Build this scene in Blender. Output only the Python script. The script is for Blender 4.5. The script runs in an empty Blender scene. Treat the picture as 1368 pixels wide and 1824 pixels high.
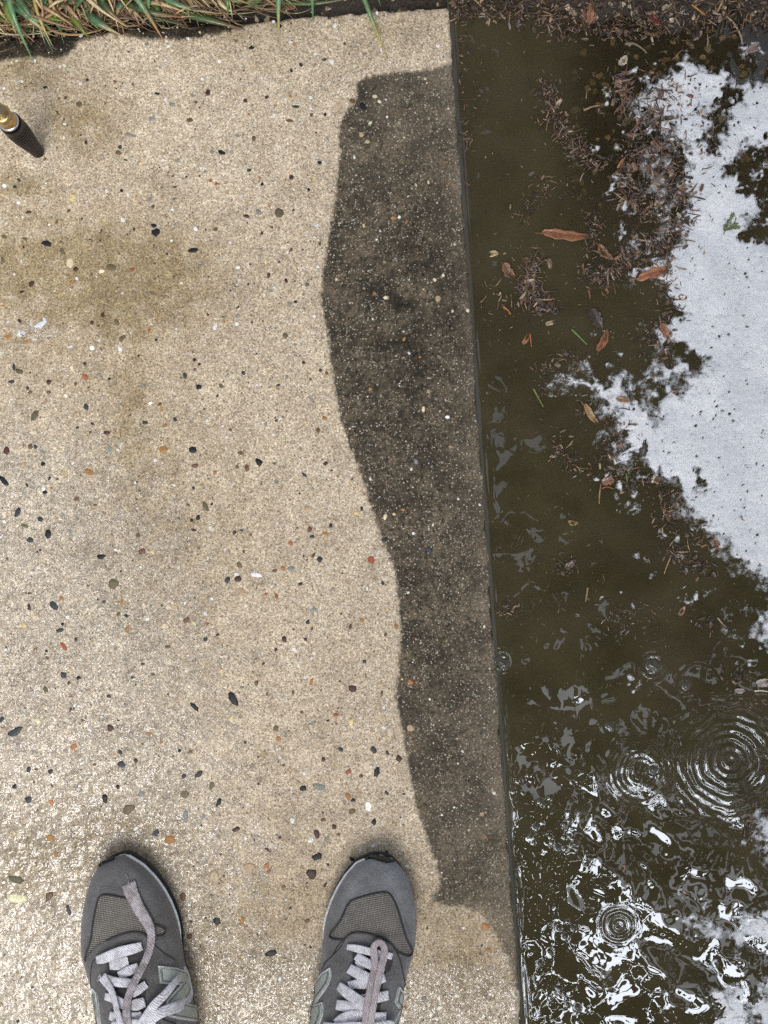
import bpy, bmesh, math, random
import numpy as np
from mathutils import Vector, Matrix
from mathutils.bvhtree import BVHTree
from mathutils.geometry import delaunay_2d_cdt

S = bpy.context.scene
C = S.collection
R = math.radians
rnd = random.Random(7)
rng = np.random.default_rng(11)

# ---------------------------------------------------------------- camera, sky, sun, exposure
H = 1.40                       # phone height above the concrete
WID = 0.76                     # metres of concrete across the picture
PX = WID / 1368.0              # metres per photograph pixel on the concrete
cd = bpy.data.cameras.new('camera')
cd.sensor_fit = 'HORIZONTAL'
cd.angle_x = 2 * math.atan(WID / 2 / H)
cd.clip_start = 0.02
cd.clip_end = 200
cam = bpy.data.objects.new('camera', cd)
cam.location = (0, 0, H)
C.objects.link(cam)
S.camera = cam
S.render.resolution_x, S.render.resolution_y = 768, 1024

SUN_DIR = Vector((0.025, -0.395, 0.92)).normalized()      # towards the bright part of the clouds
w = bpy.data.worlds.new('World')
S.world = w
w.use_nodes = True
nt = w.node_tree
bgn = nt.nodes['Background']
sky = nt.nodes.new('ShaderNodeTexSky')
sky.sky_type = 'NISHITA'
sky.sun_disc = False
sky.sun_elevation = math.asin(SUN_DIR.z)
sky.sun_rotation = math.atan2(SUN_DIR.x, SUN_DIR.y)
sky.air_density = 1.0
sky.dust_density = 3.0
hs = nt.nodes.new('ShaderNodeHueSaturation')
hs.inputs['Saturation'].default_value = 0.45              # overcast
nt.links.new(sky.outputs[0], hs.inputs['Color'])
nt.links.new(hs.outputs[0], bgn.inputs['Color'])
bgn.inputs['Strength'].default_value = 0.135
sl = bpy.data.lights.new('sun', 'SUN')
sl.energy = 1.7
sl.angle = R(25)
sl.color = (1.0, 0.98, 0.955)
sun = bpy.data.objects.new('sun', sl)
sun.rotation_euler = SUN_DIR.to_track_quat('Z', 'Y').to_euler()
C.objects.link(sun)
S.view_settings.view_transform = 'Standard'
S.view_settings.look = 'None'
S.view_settings.exposure = 0.45
S.view_settings.gamma = 1
S.cycles.use_denoising = False
S.cycles.max_bounces = 6
S.cycles.transparent_max_bounces = 12
S.cycles.sample_clamp_indirect = 4

# ---------------------------------------------------------------- helpers
def P(px, py, z=0.0):
    """the point at height z that stands at this place of the photograph"""
    k = PX * (H - z) / H
    return Vector(((px - 684) * k, (912 - py) * k, z))

def to_px(X, Y, z=0.0):
    k = PX * (H - z) / H
    return X / k + 684, 912 - Y / k

def hash2(ix, iy, seed):
    n = (ix.astype(np.int64) * 374761393 + iy.astype(np.int64) * 668265263 + seed * 1442695041) & 0xffffffff
    n = ((n ^ (n >> 13)) * 1274126177) & 0xffffffff
    n = n ^ (n >> 16)
    return (n & 0xffffff) / float(0xffffff)

def vnoise(x, y, seed=0):
    x = np.asarray(x, float); y = np.asarray(y, float)
    ix, iy = np.floor(x), np.floor(y)
    fx, fy = x - ix, y - iy
    fx = fx * fx * fx * (fx * (fx * 6 - 15) + 10); fy = fy * fy * fy * (fy * (fy * 6 - 15) + 10)
    a = hash2(ix, iy, seed); b = hash2(ix + 1, iy, seed)
    c = hash2(ix, iy + 1, seed); d = hash2(ix + 1, iy + 1, seed)
    return (a + (b - a) * fx) * (1 - fy) + (c + (d - c) * fx) * fy

def fbm(x, y, seed=0, oct=4):
    """about -1..1"""
    s = 0; amp = 1; tot = 0
    for o in range(oct):
        s = s + amp * (vnoise(np.asarray(x) * 2**o + 13.7 * o, np.asarray(y) * 2**o - 7.1 * o, seed + o) * 2 - 1)
        tot += amp; amp *= 0.5
    return s / tot * 1.6

def sdf_poly(px, py, poly):
    """signed distance in pixels, positive inside"""
    px = np.asarray(px, float); py = np.asarray(py, float)
    d = np.full(px.shape, 1e9); ins = np.zeros(px.shape, bool)
    n = len(poly)
    for i in range(n):
        ax, ay = poly[i]; bx, by = poly[(i + 1) % n]
        ex, ey = bx - ax, by - ay
        t = np.clip(((px - ax) * ex + (py - ay) * ey) / (ex * ex + ey * ey + 1e-12), 0, 1)
        d = np.minimum(d, np.hypot(px - ax - t * ex, py - ay - t * ey))
        if ay != by:
            c = (ay > py) != (by > py)
            ins ^= c & (px < (bx - ax) * (py - ay) / (by - ay) + ax)
    return np.where(ins, d, -d)

def smooth(a, b, x):
    t = np.clip((x - a) / (b - a), 0, 1)
    return t * t * (3 - 2 * t)

def gauss(px, py, cx, cy, rx, ry=None):
    ry = ry or rx
    return np.exp(-((px - cx) / rx) ** 2 - ((py - cy) / ry) ** 2)

def jit(r, col, a, b, ch=.05):
    f = r.uniform(a, b)
    return [v * f * r.uniform(1 - ch, 1 + ch) for v in col]

def link(name, me, parent=None):
    o = bpy.data.objects.new(name, me)
    C.objects.link(o)
    if parent is not None:
        o.parent = parent
    return o

def mesh(name, verts, faces, mat, parent=None, smooth_=True, cols=None, attrs=None):
    """one mesh object; cols = colour per vertex, attrs = {name: float per vertex}; verts in world space"""
    if parent is not None:
        m4 = Matrix.Identity(4); q = parent
        while q is not None:
            m4 = q.matrix_basis @ m4; q = q.parent
        inv = m4.inverted()
        verts = [inv @ Vector(v) for v in verts]
    me = bpy.data.meshes.new(name)
    if isinstance(verts, np.ndarray):
        verts = verts.tolist()
    if isinstance(faces, np.ndarray):
        faces = faces.tolist()
    me.from_pydata(verts, [], faces)
    if cols is not None:
        a = me.color_attributes.new('Col', 'FLOAT_COLOR', 'POINT')
        arr = np.ones((len(verts), 4)); arr[:, :3] = np.asarray(cols)[:, :3]
        a.data.foreach_set('color', arr.ravel())
    for k, v in (attrs or {}).items():
        a = me.attributes.new(k, 'FLOAT', 'POINT')
        a.data.foreach_set('value', np.asarray(v, float).ravel())
    if smooth_:
        me.polygons.foreach_set('use_smooth', [True] * len(me.polygons))
    me.update()
    me.materials.append(mat)
    return link(name, me, parent)

def thing(name, loc, rz=0.0):
    o = bpy.data.objects.new(name, None)
    o.empty_display_size = 0.02
    o.location = loc
    o.rotation_euler = (0, 0, rz)
    C.objects.link(o)
    o.matrix_world = Matrix.Translation(Vector(loc)) @ Matrix.Rotation(rz, 4, 'Z')
    return o

def tag(o, label=None, cat=None, group=None, kind=None):
    if label: o['label'] = label
    if cat: o['category'] = cat
    if group: o['group'] = group
    if kind: o['kind'] = kind
    return o

class MB:
    """collects vertices, faces and colours of one mesh"""
    def __init__(s): s.v = []; s.f = []; s.c = []
    def add(s, vs, fs, col=(1, 1, 1)):
        b = len(s.v)
        s.v += [tuple(v) for v in vs]
        s.f += [tuple(i + b for i in f) for f in fs]
        if len(col) == len(vs) and not isinstance(col[0], (int, float)):
            s.c += [tuple(c) for c in col]
        else:
            s.c += [tuple(col)] * len(vs)
    def tube(s, pts, rad, seg=6, col=(1, 1, 1), flat=1.0, up=None, cap=True):
        """tube along pts; rad a number or list; flat squeezes it along the up direction; up = list of normals"""
        n = len(pts); vs = []; fs = []
        rad = rad if hasattr(rad, '__len__') else [rad] * n
        for i, p in enumerate(pts):
            p = Vector(p)
            t = (Vector(pts[min(i + 1, n - 1)]) - Vector(pts[max(i - 1, 0)]))
            t = t.normalized() if t.length > 1e-9 else Vector((0, 1, 0))
            u = Vector(up[i]) if up is not None else Vector((0, 0, 1))
            sd = t.cross(u)
            if sd.length < 1e-4: sd = t.cross(Vector((1, 0, 0)))
            sd.normalize(); u = sd.cross(t).normalized()
            for k in range(seg):
                a = 2 * math.pi * k / seg
                vs.append(p + sd * (math.cos(a) * rad[i]) + u * (math.sin(a) * rad[i] * flat))
        for i in range(n - 1):
            for k in range(seg):
                k2 = (k + 1) % seg
                fs.append((i * seg + k, i * seg + k2, (i + 1) * seg + k2, (i + 1) * seg + k))
        if cap:
            fs.append(tuple(reversed(range(seg)))); fs.append(tuple((n - 1) * seg + k for k in range(seg)))
        s.add(vs, fs, col)
    def build(s, name, mat, parent=None, smooth_=True):
        return mesh(name, s.v, s.f, mat, parent, smooth_, s.c)

def curve_pts(ctrl, n):
    """smooth resampled polyline (Catmull-Rom) through 2-D or 3-D points"""
    p = [np.asarray(c, float) for c in ctrl]
    p = [2 * p[0] - p[1]] + p + [2 * p[-1] - p[-2]]
    out = []
    m = len(p) - 3
    for j in range(n):
        u = j / (n - 1) * m; i = min(int(u), m - 1); t = u - i
        a, b, c, d = p[i:i + 4]
        out.append(0.5 * (2 * b + (c - a) * t + (2 * a - 5 * b + 4 * c - d) * t * t + (3 * b - a - 3 * c + d) * t ** 3))
    return out

# ---- node helper
class N:
    def __init__(s, name):
        s.m = bpy.data.materials.new(name); s.m.use_nodes = True
        s.t = s.m.node_tree; s.t.nodes.clear()
        s.out = s.t.nodes.new('ShaderNodeOutputMaterial')
        s.tc = None
    def n(s, typ, **kw):
        nd = s.t.nodes.new('ShaderNode' + typ)
        for k, v in kw.items():
            if k.startswith('_'): setattr(nd, k[1:], v)
        for k, v in kw.items():
            if not k.startswith('_'): s.set(nd, k.replace('__', ' '), v)
        return nd
    def set(s, nd, key, v):
        sock = nd.inputs[int(key[1:])] if key[0] == 'i' and key[1:].isdigit() else nd.inputs[key]
        if hasattr(v, 'is_output'): s.t.links.new(v, sock)
        elif hasattr(sock.default_value, '__len__') and not hasattr(v, '__len__'):
            sock.default_value = [v] * len(sock.default_value)
        elif hasattr(v, '__len__') and len(sock.default_value) == 4 and len(v) == 3: sock.default_value = (*v, 1)
        else: sock.default_value = v
    def obj(s):
        if not s.tc: s.tc = s.n('TexCoord')
        return s.tc.outputs['Object']
    def attr(s, name, color=False):
        a = s.n('Attribute', _attribute_name=name)
        return a.outputs['Color' if color else 'Fac']
    def math(s, op, a, b=0.0, c=None, clamp=False):
        nd = s.n('Math', _operation=op, _use_clamp=clamp, i0=a, i1=b)
        if c is not None: s.set(nd, 'i2', c)
        return nd.outputs[0]
    def noise(s, scale, detail=3, rough=0.55, vec=None, dist=0.0, color=False):
        nd = s.n('TexNoise', Scale=scale, Detail=detail, Roughness=rough, Distortion=dist, Vector=vec or s.obj())
        return nd.outputs['Color' if color else 'Fac']
    def vor(s, scale, feature='F1', vec=None, rand=1.0, smooth_=None):
        nd = s.n('TexVoronoi', _feature=feature, Scale=scale, Vector=vec or s.obj(), Randomness=rand)
        if smooth_ is not None: s.set(nd, 'Smoothness', smooth_)
        return nd
    def ramp(s, fac, stops, interp='LINEAR'):
        nd = s.n('ValToRGB', Fac=fac); cr = nd.color_ramp; cr.interpolation = interp
        while len(cr.elements) < len(stops): cr.elements.new(0.5)
        for e, (p, c) in zip(cr.elements, stops):
            e.position = p; e.color = (*c, 1) if hasattr(c, '__len__') else (c, c, c, 1)
        return nd.outputs[0]
    def map(s, v, a, b, c=0.0, d=1.0, smooth_=True):
        nd = s.n('MapRange', _interpolation_type='SMOOTHSTEP' if smooth_ else 'LINEAR')
        for k, x in zip(('Value', 'From Min', 'From Max', 'To Min', 'To Max'), (v, a, b, c, d)): s.set(nd, k, x)
        return nd.outputs[0]
    def mix(s, f, a, b, blend='MIX'):
        nd = s.n('Mix', _data_type='RGBA', _blend_type=blend)
        s.set(nd, 'i0', f); s.set(nd, 'i6', a); s.set(nd, 'i7', b)
        return nd.outputs[2]
    def bump(s, h, dist, strength=1.0, normal=None):
        nd = s.n('Bump', Height=h, Distance=dist, Strength=strength)
        if normal is not None: s.set(nd, 'Normal', normal)
        return nd.outputs[0]
    def pbr(s, **kw):
        nd = s.n('BsdfPrincipled', **kw)
        return nd.outputs[0]
    def end(s, sh):
        s.t.links.new(sh, s.out.inputs['Surface']); return s.m
# ---------------------------------------------------------------- the concrete path
TH = math.atan2(130, 1824)                      # the slab lies turned by four degrees
CORNER = P(799, 12)
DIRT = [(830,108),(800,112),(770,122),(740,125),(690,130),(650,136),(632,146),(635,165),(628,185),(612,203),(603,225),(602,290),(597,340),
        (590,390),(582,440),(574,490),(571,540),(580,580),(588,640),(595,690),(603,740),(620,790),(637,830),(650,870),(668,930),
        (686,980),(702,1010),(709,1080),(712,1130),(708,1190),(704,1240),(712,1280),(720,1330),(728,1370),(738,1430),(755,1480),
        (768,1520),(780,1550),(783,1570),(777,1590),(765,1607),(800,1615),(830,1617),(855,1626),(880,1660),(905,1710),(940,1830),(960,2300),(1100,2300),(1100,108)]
TOPD = [(-900,-300),(-900,110),(-60,112),(0,108),(60,100),(100,104),(122,98),(133,84),(142,70),(200,60),(250,68),(330,70),(400,58),
        (450,42),(500,28),(640,14),(700,16),(812,8),(812,-300)]

def concrete_material():
    k = N('concrete')
    o = k.obj()
    wob = k.n('VectorMath', _operation='SCALE', i0=k.noise(90, 2, color=True)); wob.inputs['Scale'].default_value = 0.006
    vec = k.n('VectorMath', _operation='ADD', i0=o, i1=wob.outputs[0]).outputs[0]
    big = k.noise(7, 4, 0.6); med = k.noise(38, 4, 0.6); fine = k.noise(420, 4, 0.7); fin2 = k.noise(1100, 2, 0.6)
    g1 = k.vor(820); g2 = k.vor(330, vec=vec); g3 = k.vor(150, vec=vec)
    sep = lambda v: k.n('SeparateColor', Color=v.outputs['Color']).outputs
    r1, r2, r3 = sep(g1), sep(g2), sep(g3)
    # sand and cement
    base = k.mix(k.map(big, 0.3, 0.7), (0.620, 0.528, 0.402), (0.710, 0.616, 0.478))
    base = k.mix(k.map(med, 0.3, 0.75), k.mix(0.4, base, (0.40, 0.325, 0.235)), base)
    grain = k.ramp(r1[0], [(0, (0.30, 0.22, 0.14)), (0.18, (0.62, 0.55, 0.45)), (0.55, (0.95, 0.92, 0.87)), (0.8, (1.12, 1.10, 1.05)), (0.93, (1.45, 1.45, 1.4)), (1, (1.7, 1.7, 1.7))])
    base = k.mix(0.72, base, k.mix(1.0, base, grain, 'MULTIPLY'))
    base = k.mix(1.0, base, k.ramp(fine, [(0.25, 0.58), (0.48, 1.0), (0.75, 1.20)]), 'MULTIPLY')
    base = k.mix(1.0, base, k.ramp(fin2, [(0.3, 0.80), (0.5, 1.0), (0.7, 1.18)]), 'MULTIPLY')
    PEB = [(0, (0.80, 0.78, 0.72)), (0.20, (0.62, 0.55, 0.42)), (0.38, (0.42, 0.35, 0.25)), (0.52, (0.55, 0.36, 0.13)), (0.60, (0.36, 0.17, 0.06)),
           (0.68, (0.24, 0.22, 0.19)), (0.78, (0.10, 0.09, 0.08)), (0.86, (0.15, 0.06, 0.045)), (0.92, (0.85, 0.84, 0.80))]
    # small stones: only some cells carry one, each of its own size
    def stones(v, r, keep, rad):
        size = k.map(r[1], keep, 1.0, rad * 0.35, rad, False)
        on = k.math('GREATER_THAN', r[1], keep)
        m = k.map(k.math('SUBTRACT', size, v.outputs['Distance']), -0.03, 0.05)
        return k.math('MULTIPLY', m, on)
    m2 = stones(g2, r2, 0.60, 0.42); m3 = stones(g3, r3, 0.62, 0.33)
    c2 = k.ramp(r2[2], PEB, 'CONSTANT'); c3 = k.ramp(r3[2], PEB, 'CONSTANT')
    clean = k.mix(k.math('MULTIPLY', m2, 0.62), base, c2)
    clean = k.mix(k.math('MULTIPLY', m3, 0.55), clean, c3)
    # algae and old stain left in the washed part
    st = k.math('MULTIPLY', k.attr('stain'), k.map(k.noise(60, 5, 0.7), 0.3, 0.62, 0.35, 1.2))
    clean = k.mix(k.math('MINIMUM', st, 1.0), clean, k.mix(1.0, clean, (0.54, 0.49, 0.37), 'MULTIPLY'))
    clean = k.mix(1.0, clean, k.ramp(k.noise(26, 5, 0.65), [(0.3, 0.84), (0.5, 1.0), (0.72, 1.10)]), 'MULTIPLY')
    clean = k.mix(1.0, clean, k.ramp(k.noise(120, 3, 0.6), [(0.3, 0.82), (0.5, 1.0), (0.72, 1.12)]), 'MULTIPLY')
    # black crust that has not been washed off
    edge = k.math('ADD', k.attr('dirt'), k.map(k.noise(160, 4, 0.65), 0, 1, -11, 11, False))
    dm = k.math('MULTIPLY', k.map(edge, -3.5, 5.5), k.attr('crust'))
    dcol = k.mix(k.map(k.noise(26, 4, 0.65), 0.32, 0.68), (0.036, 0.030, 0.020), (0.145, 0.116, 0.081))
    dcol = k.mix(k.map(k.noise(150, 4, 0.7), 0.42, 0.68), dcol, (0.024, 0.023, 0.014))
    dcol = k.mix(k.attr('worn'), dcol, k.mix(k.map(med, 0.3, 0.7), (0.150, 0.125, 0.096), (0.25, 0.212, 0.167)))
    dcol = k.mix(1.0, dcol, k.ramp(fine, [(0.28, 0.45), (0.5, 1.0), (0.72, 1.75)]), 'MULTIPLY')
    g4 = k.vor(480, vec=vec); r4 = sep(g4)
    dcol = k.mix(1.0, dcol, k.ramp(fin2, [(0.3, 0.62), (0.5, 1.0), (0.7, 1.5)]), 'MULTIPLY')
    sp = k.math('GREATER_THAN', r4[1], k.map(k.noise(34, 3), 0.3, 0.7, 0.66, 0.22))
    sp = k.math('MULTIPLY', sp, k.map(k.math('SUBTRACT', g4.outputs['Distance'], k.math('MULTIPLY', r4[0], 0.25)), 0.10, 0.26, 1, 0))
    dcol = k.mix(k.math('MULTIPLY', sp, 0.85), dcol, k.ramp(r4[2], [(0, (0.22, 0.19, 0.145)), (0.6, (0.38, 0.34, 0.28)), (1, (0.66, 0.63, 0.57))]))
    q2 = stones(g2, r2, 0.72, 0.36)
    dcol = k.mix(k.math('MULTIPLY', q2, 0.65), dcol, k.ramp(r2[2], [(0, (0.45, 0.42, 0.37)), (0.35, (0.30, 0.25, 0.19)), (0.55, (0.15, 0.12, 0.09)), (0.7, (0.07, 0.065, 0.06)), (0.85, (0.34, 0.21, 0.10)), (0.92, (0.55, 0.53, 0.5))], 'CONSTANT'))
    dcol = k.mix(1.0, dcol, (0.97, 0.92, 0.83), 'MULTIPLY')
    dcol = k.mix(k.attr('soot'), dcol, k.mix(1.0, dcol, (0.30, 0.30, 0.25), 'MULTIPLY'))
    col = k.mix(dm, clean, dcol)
    # bumps of the exposed stones
    dome = lambda v, m: k.math('MULTIPLY', k.map(v.outputs['Distance'], 0, 0.5, 1, 0), m)
    h = k.math('ADD', k.math('MULTIPLY', dome(g2, m2), 0.9), k.math('MULTIPLY', fine, 0.9))
    h = k.math('ADD', h, k.math('MULTIPLY', dome(g1, 1.0), 0.5))
    nrm = k.bump(h, 0.0006, 1.0)
    # the film of rain water that stands between the stones
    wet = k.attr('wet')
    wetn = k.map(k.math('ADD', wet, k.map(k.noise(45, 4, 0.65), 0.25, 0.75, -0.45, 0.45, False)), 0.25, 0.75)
    ve = k.vor(205, 'DISTANCE_TO_EDGE', vec=vec).outputs['Distance']; vc = sep(k.vor(205, vec=vec))
    pool = k.attr('pool')
    gap = k.math('ADD', k.math('ADD', 0.075, k.math('MULTIPLY', pool, 0.40)), k.map(k.noise(70, 3, 0.6), 0.25, 0.75, -0.06, 0.09, False))
    film = k.map(k.math('SUBTRACT', gap, ve), -0.012, 0.03)
    fh = k.noise(95, 3, 0.5)
    cn = k.bump(fh, k.math('ADD', 0.003, k.math('MULTIPLY', k.attr('tilt'), 0.0055)), 1.0)
    coat = k.math('MULTIPLY', wetn, film)
    # rounded grains standing out of the paste
    gr = k.mix(1.0, k.ramp(ve, [(0.0, 0.62), (0.10, 0.98), (0.35, 1.10)]), k.ramp(vc[0], [(0, 0.78), (0.5, 1.0), (1, 1.18)]), 'MULTIPLY')
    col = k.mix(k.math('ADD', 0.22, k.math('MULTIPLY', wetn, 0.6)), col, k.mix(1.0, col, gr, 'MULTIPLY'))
    col = k.mix(k.math('MULTIPLY', wetn, 0.55), col, k.mix(1.0, col, (0.80, 0.84, 0.90), 'MULTIPLY'))  # damp tone, with the film's cool sheen painted into the colour
    damp = k.map(k.noise(300, 3), 0.3, 0.7, 0.45, 0.75)
    sh = k.pbr(Base__Color=col, Roughness=damp, IOR=1.33, Normal=nrm, Coat__Weight=coat, Coat__Roughness=0.02, Coat__IOR=1.5, Coat__Normal=cn)
    return k.end(sh)

def grid_mesh(xs, ys):
    nx, ny = len(xs), len(ys)
    X, Y = np.meshgrid(xs, ys)
    idx = np.arange(nx * ny).reshape(ny, nx)
    f = np.stack([idx[:-1, :-1], idx[:-1, 1:], idx[1:, 1:], idx[1:, :-1]], -1).reshape(-1, 4)
    return X.ravel(), Y.ravel(), f

def slab():
    fx = np.arange(-0.56, -0.0045, 0.0025)
    xs = np.concatenate([np.linspace(-3.0, -0.6, 12), fx, [-0.0035, -0.0022, -0.0012, -0.0005, 0.0]])
    fy = np.arange(-1.06, -0.0045, 0.0025)
    ys = np.concatenate([np.linspace(-3.2, -1.1, 12), fy, [-0.0035, -0.0022, -0.0012, -0.0005, 0.0]])
    X, Y, f = grid_mesh(xs, ys)
    # chipped arrises and a floated, not quite flat top
    ex = -X; ey = -Y
    Z = -0.0022 * np.exp(-ex / 0.0011) - 0.0022 * np.exp(-ey / 0.0011)
    chip = np.clip(fbm(Y * 90, X * 20, 5, 4), 0.2, 1.5) - 0.2
    Z -= 0.004 * chip * np.exp(-ex / 0.0026)
    chip2 = np.clip(fbm(X * 90, Y * 20, 9, 4), 0.2, 1.5) - 0.2
    Z -= 0.005 * chip2 * np.exp(-ey / 0.003)
    Z += 0.0004 * fbm(X * 25, Y * 25, 3, 3) * (1 - np.exp(-ex / 0.01))
    edge_w = np.exp(-ex / 0.004)
    c, s_ = math.cos(TH), math.sin(TH)
    X2 = X + edge_w * 0.0017 * fbm(Y * 60, Y * 0 + 3.3, 21, 4)
    Y2 = Y + np.exp(-ey / 0.004) * 0.0016 * fbm(X * 60, X * 0 + 8.3, 22, 4)
    WX = CORNER.x + c * X2 - s_ * Y2; WY = CORNER.y + s_ * X2 + c * Y2
    px, py = to_px(WX, WY)
    nx, ny = len(xs), len(ys)
    V = np.stack([WX, WY, Z], -1)
    # sides
    idx = np.arange(nx * ny).reshape(ny, nx)
    right = idx[:, -1]; top = idx[-1, ::-1]
    rim = np.concatenate([right, top[1:]])
    low = V[rim].copy(); low[:, 2] = -0.14
    b = len(V)
    f2 = [(rim[i], b + i, b + i + 1, rim[i + 1]) for i in range(len(rim) - 1)]
    V = np.concatenate([V, low]); f = f.tolist() + [tuple(map(int, q)) for q in f2]
    full = lambda a: np.concatenate([a, a[rim]])
    px, py, ex = full(px), full(py), full(ex)
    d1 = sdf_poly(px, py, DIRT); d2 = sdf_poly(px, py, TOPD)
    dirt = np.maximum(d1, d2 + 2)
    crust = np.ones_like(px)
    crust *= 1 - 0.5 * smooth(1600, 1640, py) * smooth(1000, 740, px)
    worn = 0.62 * np.exp(-ex / 0.016) + 0.24 * smooth(1150, 1500, py) + 0.25 * smooth(240, 120, py) + 0.15 * gauss(px, py, 660, 330, 60, 120)
    worn += 0.3 * gauss(px, py, 690, 230, 80, 60) - 0.15 * gauss(px, py, 740, 560, 80, 130)
    worn = np.clip(worn * (0.8 + 0.5 * fbm(px / 60, py / 60, 31, 3)), 0, 0.9)
    worn *= smooth(6, -10, d2); worn[b:] = 0.05; dirt[b:] = 40
    st = (0.75 * gauss(px, py, 135, 215, 85, 60) + 0.95 * gauss(px, py, 45, 325, 55, 40) + 1.0 * gauss(px, py, 250, 490, 140, 90) + 0.35 * gauss(px, py, 120, 560, 220, 170)
          + 0.75 * gauss(px, py, 60, 470, 120, 70) + 0.7 * gauss(px, py, 20, 120, 110, 45) + 0.45 * gauss(px, py, 235, 740, 40, 130)
          + 0.6 * gauss(px, py, 210, 1500, 130, 70) + 0.4 * gauss(px, py, 690, 45, 90, 40) + 0.65 * gauss(px, py, 40, 1550, 90, 90)
          + 0.35 * gauss(px, py, 300, 900, 160, 200) + 0.4 * gauss(px, py, 420, 1720, 120, 110) + 0.35 * gauss(px, py, 600, 1600, 220, 60)
          + 0.45 * gauss(px, py, 420, 60, 120, 40) + 0.6 * gauss(px, py, 830, 1720, 90, 110) + 0.16)
    ring = np.hypot(px - 75, py - 290)
    st *= 1 - 0.9 * np.exp(-(ring / 45) ** 2)
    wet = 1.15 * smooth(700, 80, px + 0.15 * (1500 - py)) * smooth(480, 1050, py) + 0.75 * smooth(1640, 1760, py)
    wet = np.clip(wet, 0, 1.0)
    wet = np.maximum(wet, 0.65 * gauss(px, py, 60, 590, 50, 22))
    pool = 0.9 * smooth(140, 0, px) * smooth(1300, 1640, py) + 0.4 * smooth(240, 0, px) * smooth(1250, 1700, py) + 0.25 * smooth(1700, 1800, py)
    tilt = smooth(1500, 1000, py)
    pool += 0.50 * smooth(420, 40, px) * smooth(640, 980, py)
    pool *= np.clip(0.75 + 0.6 * fbm(px / 35, py / 35, 77, 3), 0, 1)
    pool = np.maximum(pool, 0.9 * gauss(px, py, 75, 582, 40, 16))
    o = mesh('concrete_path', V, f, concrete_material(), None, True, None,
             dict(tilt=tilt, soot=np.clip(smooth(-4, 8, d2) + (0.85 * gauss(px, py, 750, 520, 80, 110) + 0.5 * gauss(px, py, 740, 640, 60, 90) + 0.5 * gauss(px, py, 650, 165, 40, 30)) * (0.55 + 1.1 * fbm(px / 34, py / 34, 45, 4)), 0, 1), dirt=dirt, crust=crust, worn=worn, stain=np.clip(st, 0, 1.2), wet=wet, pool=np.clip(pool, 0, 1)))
    return tag(o, 'pale pressure-washed concrete path with a strip of dark unwashed crust along its edge', 'path', None, 'structure')
PATH = slab()

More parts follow.
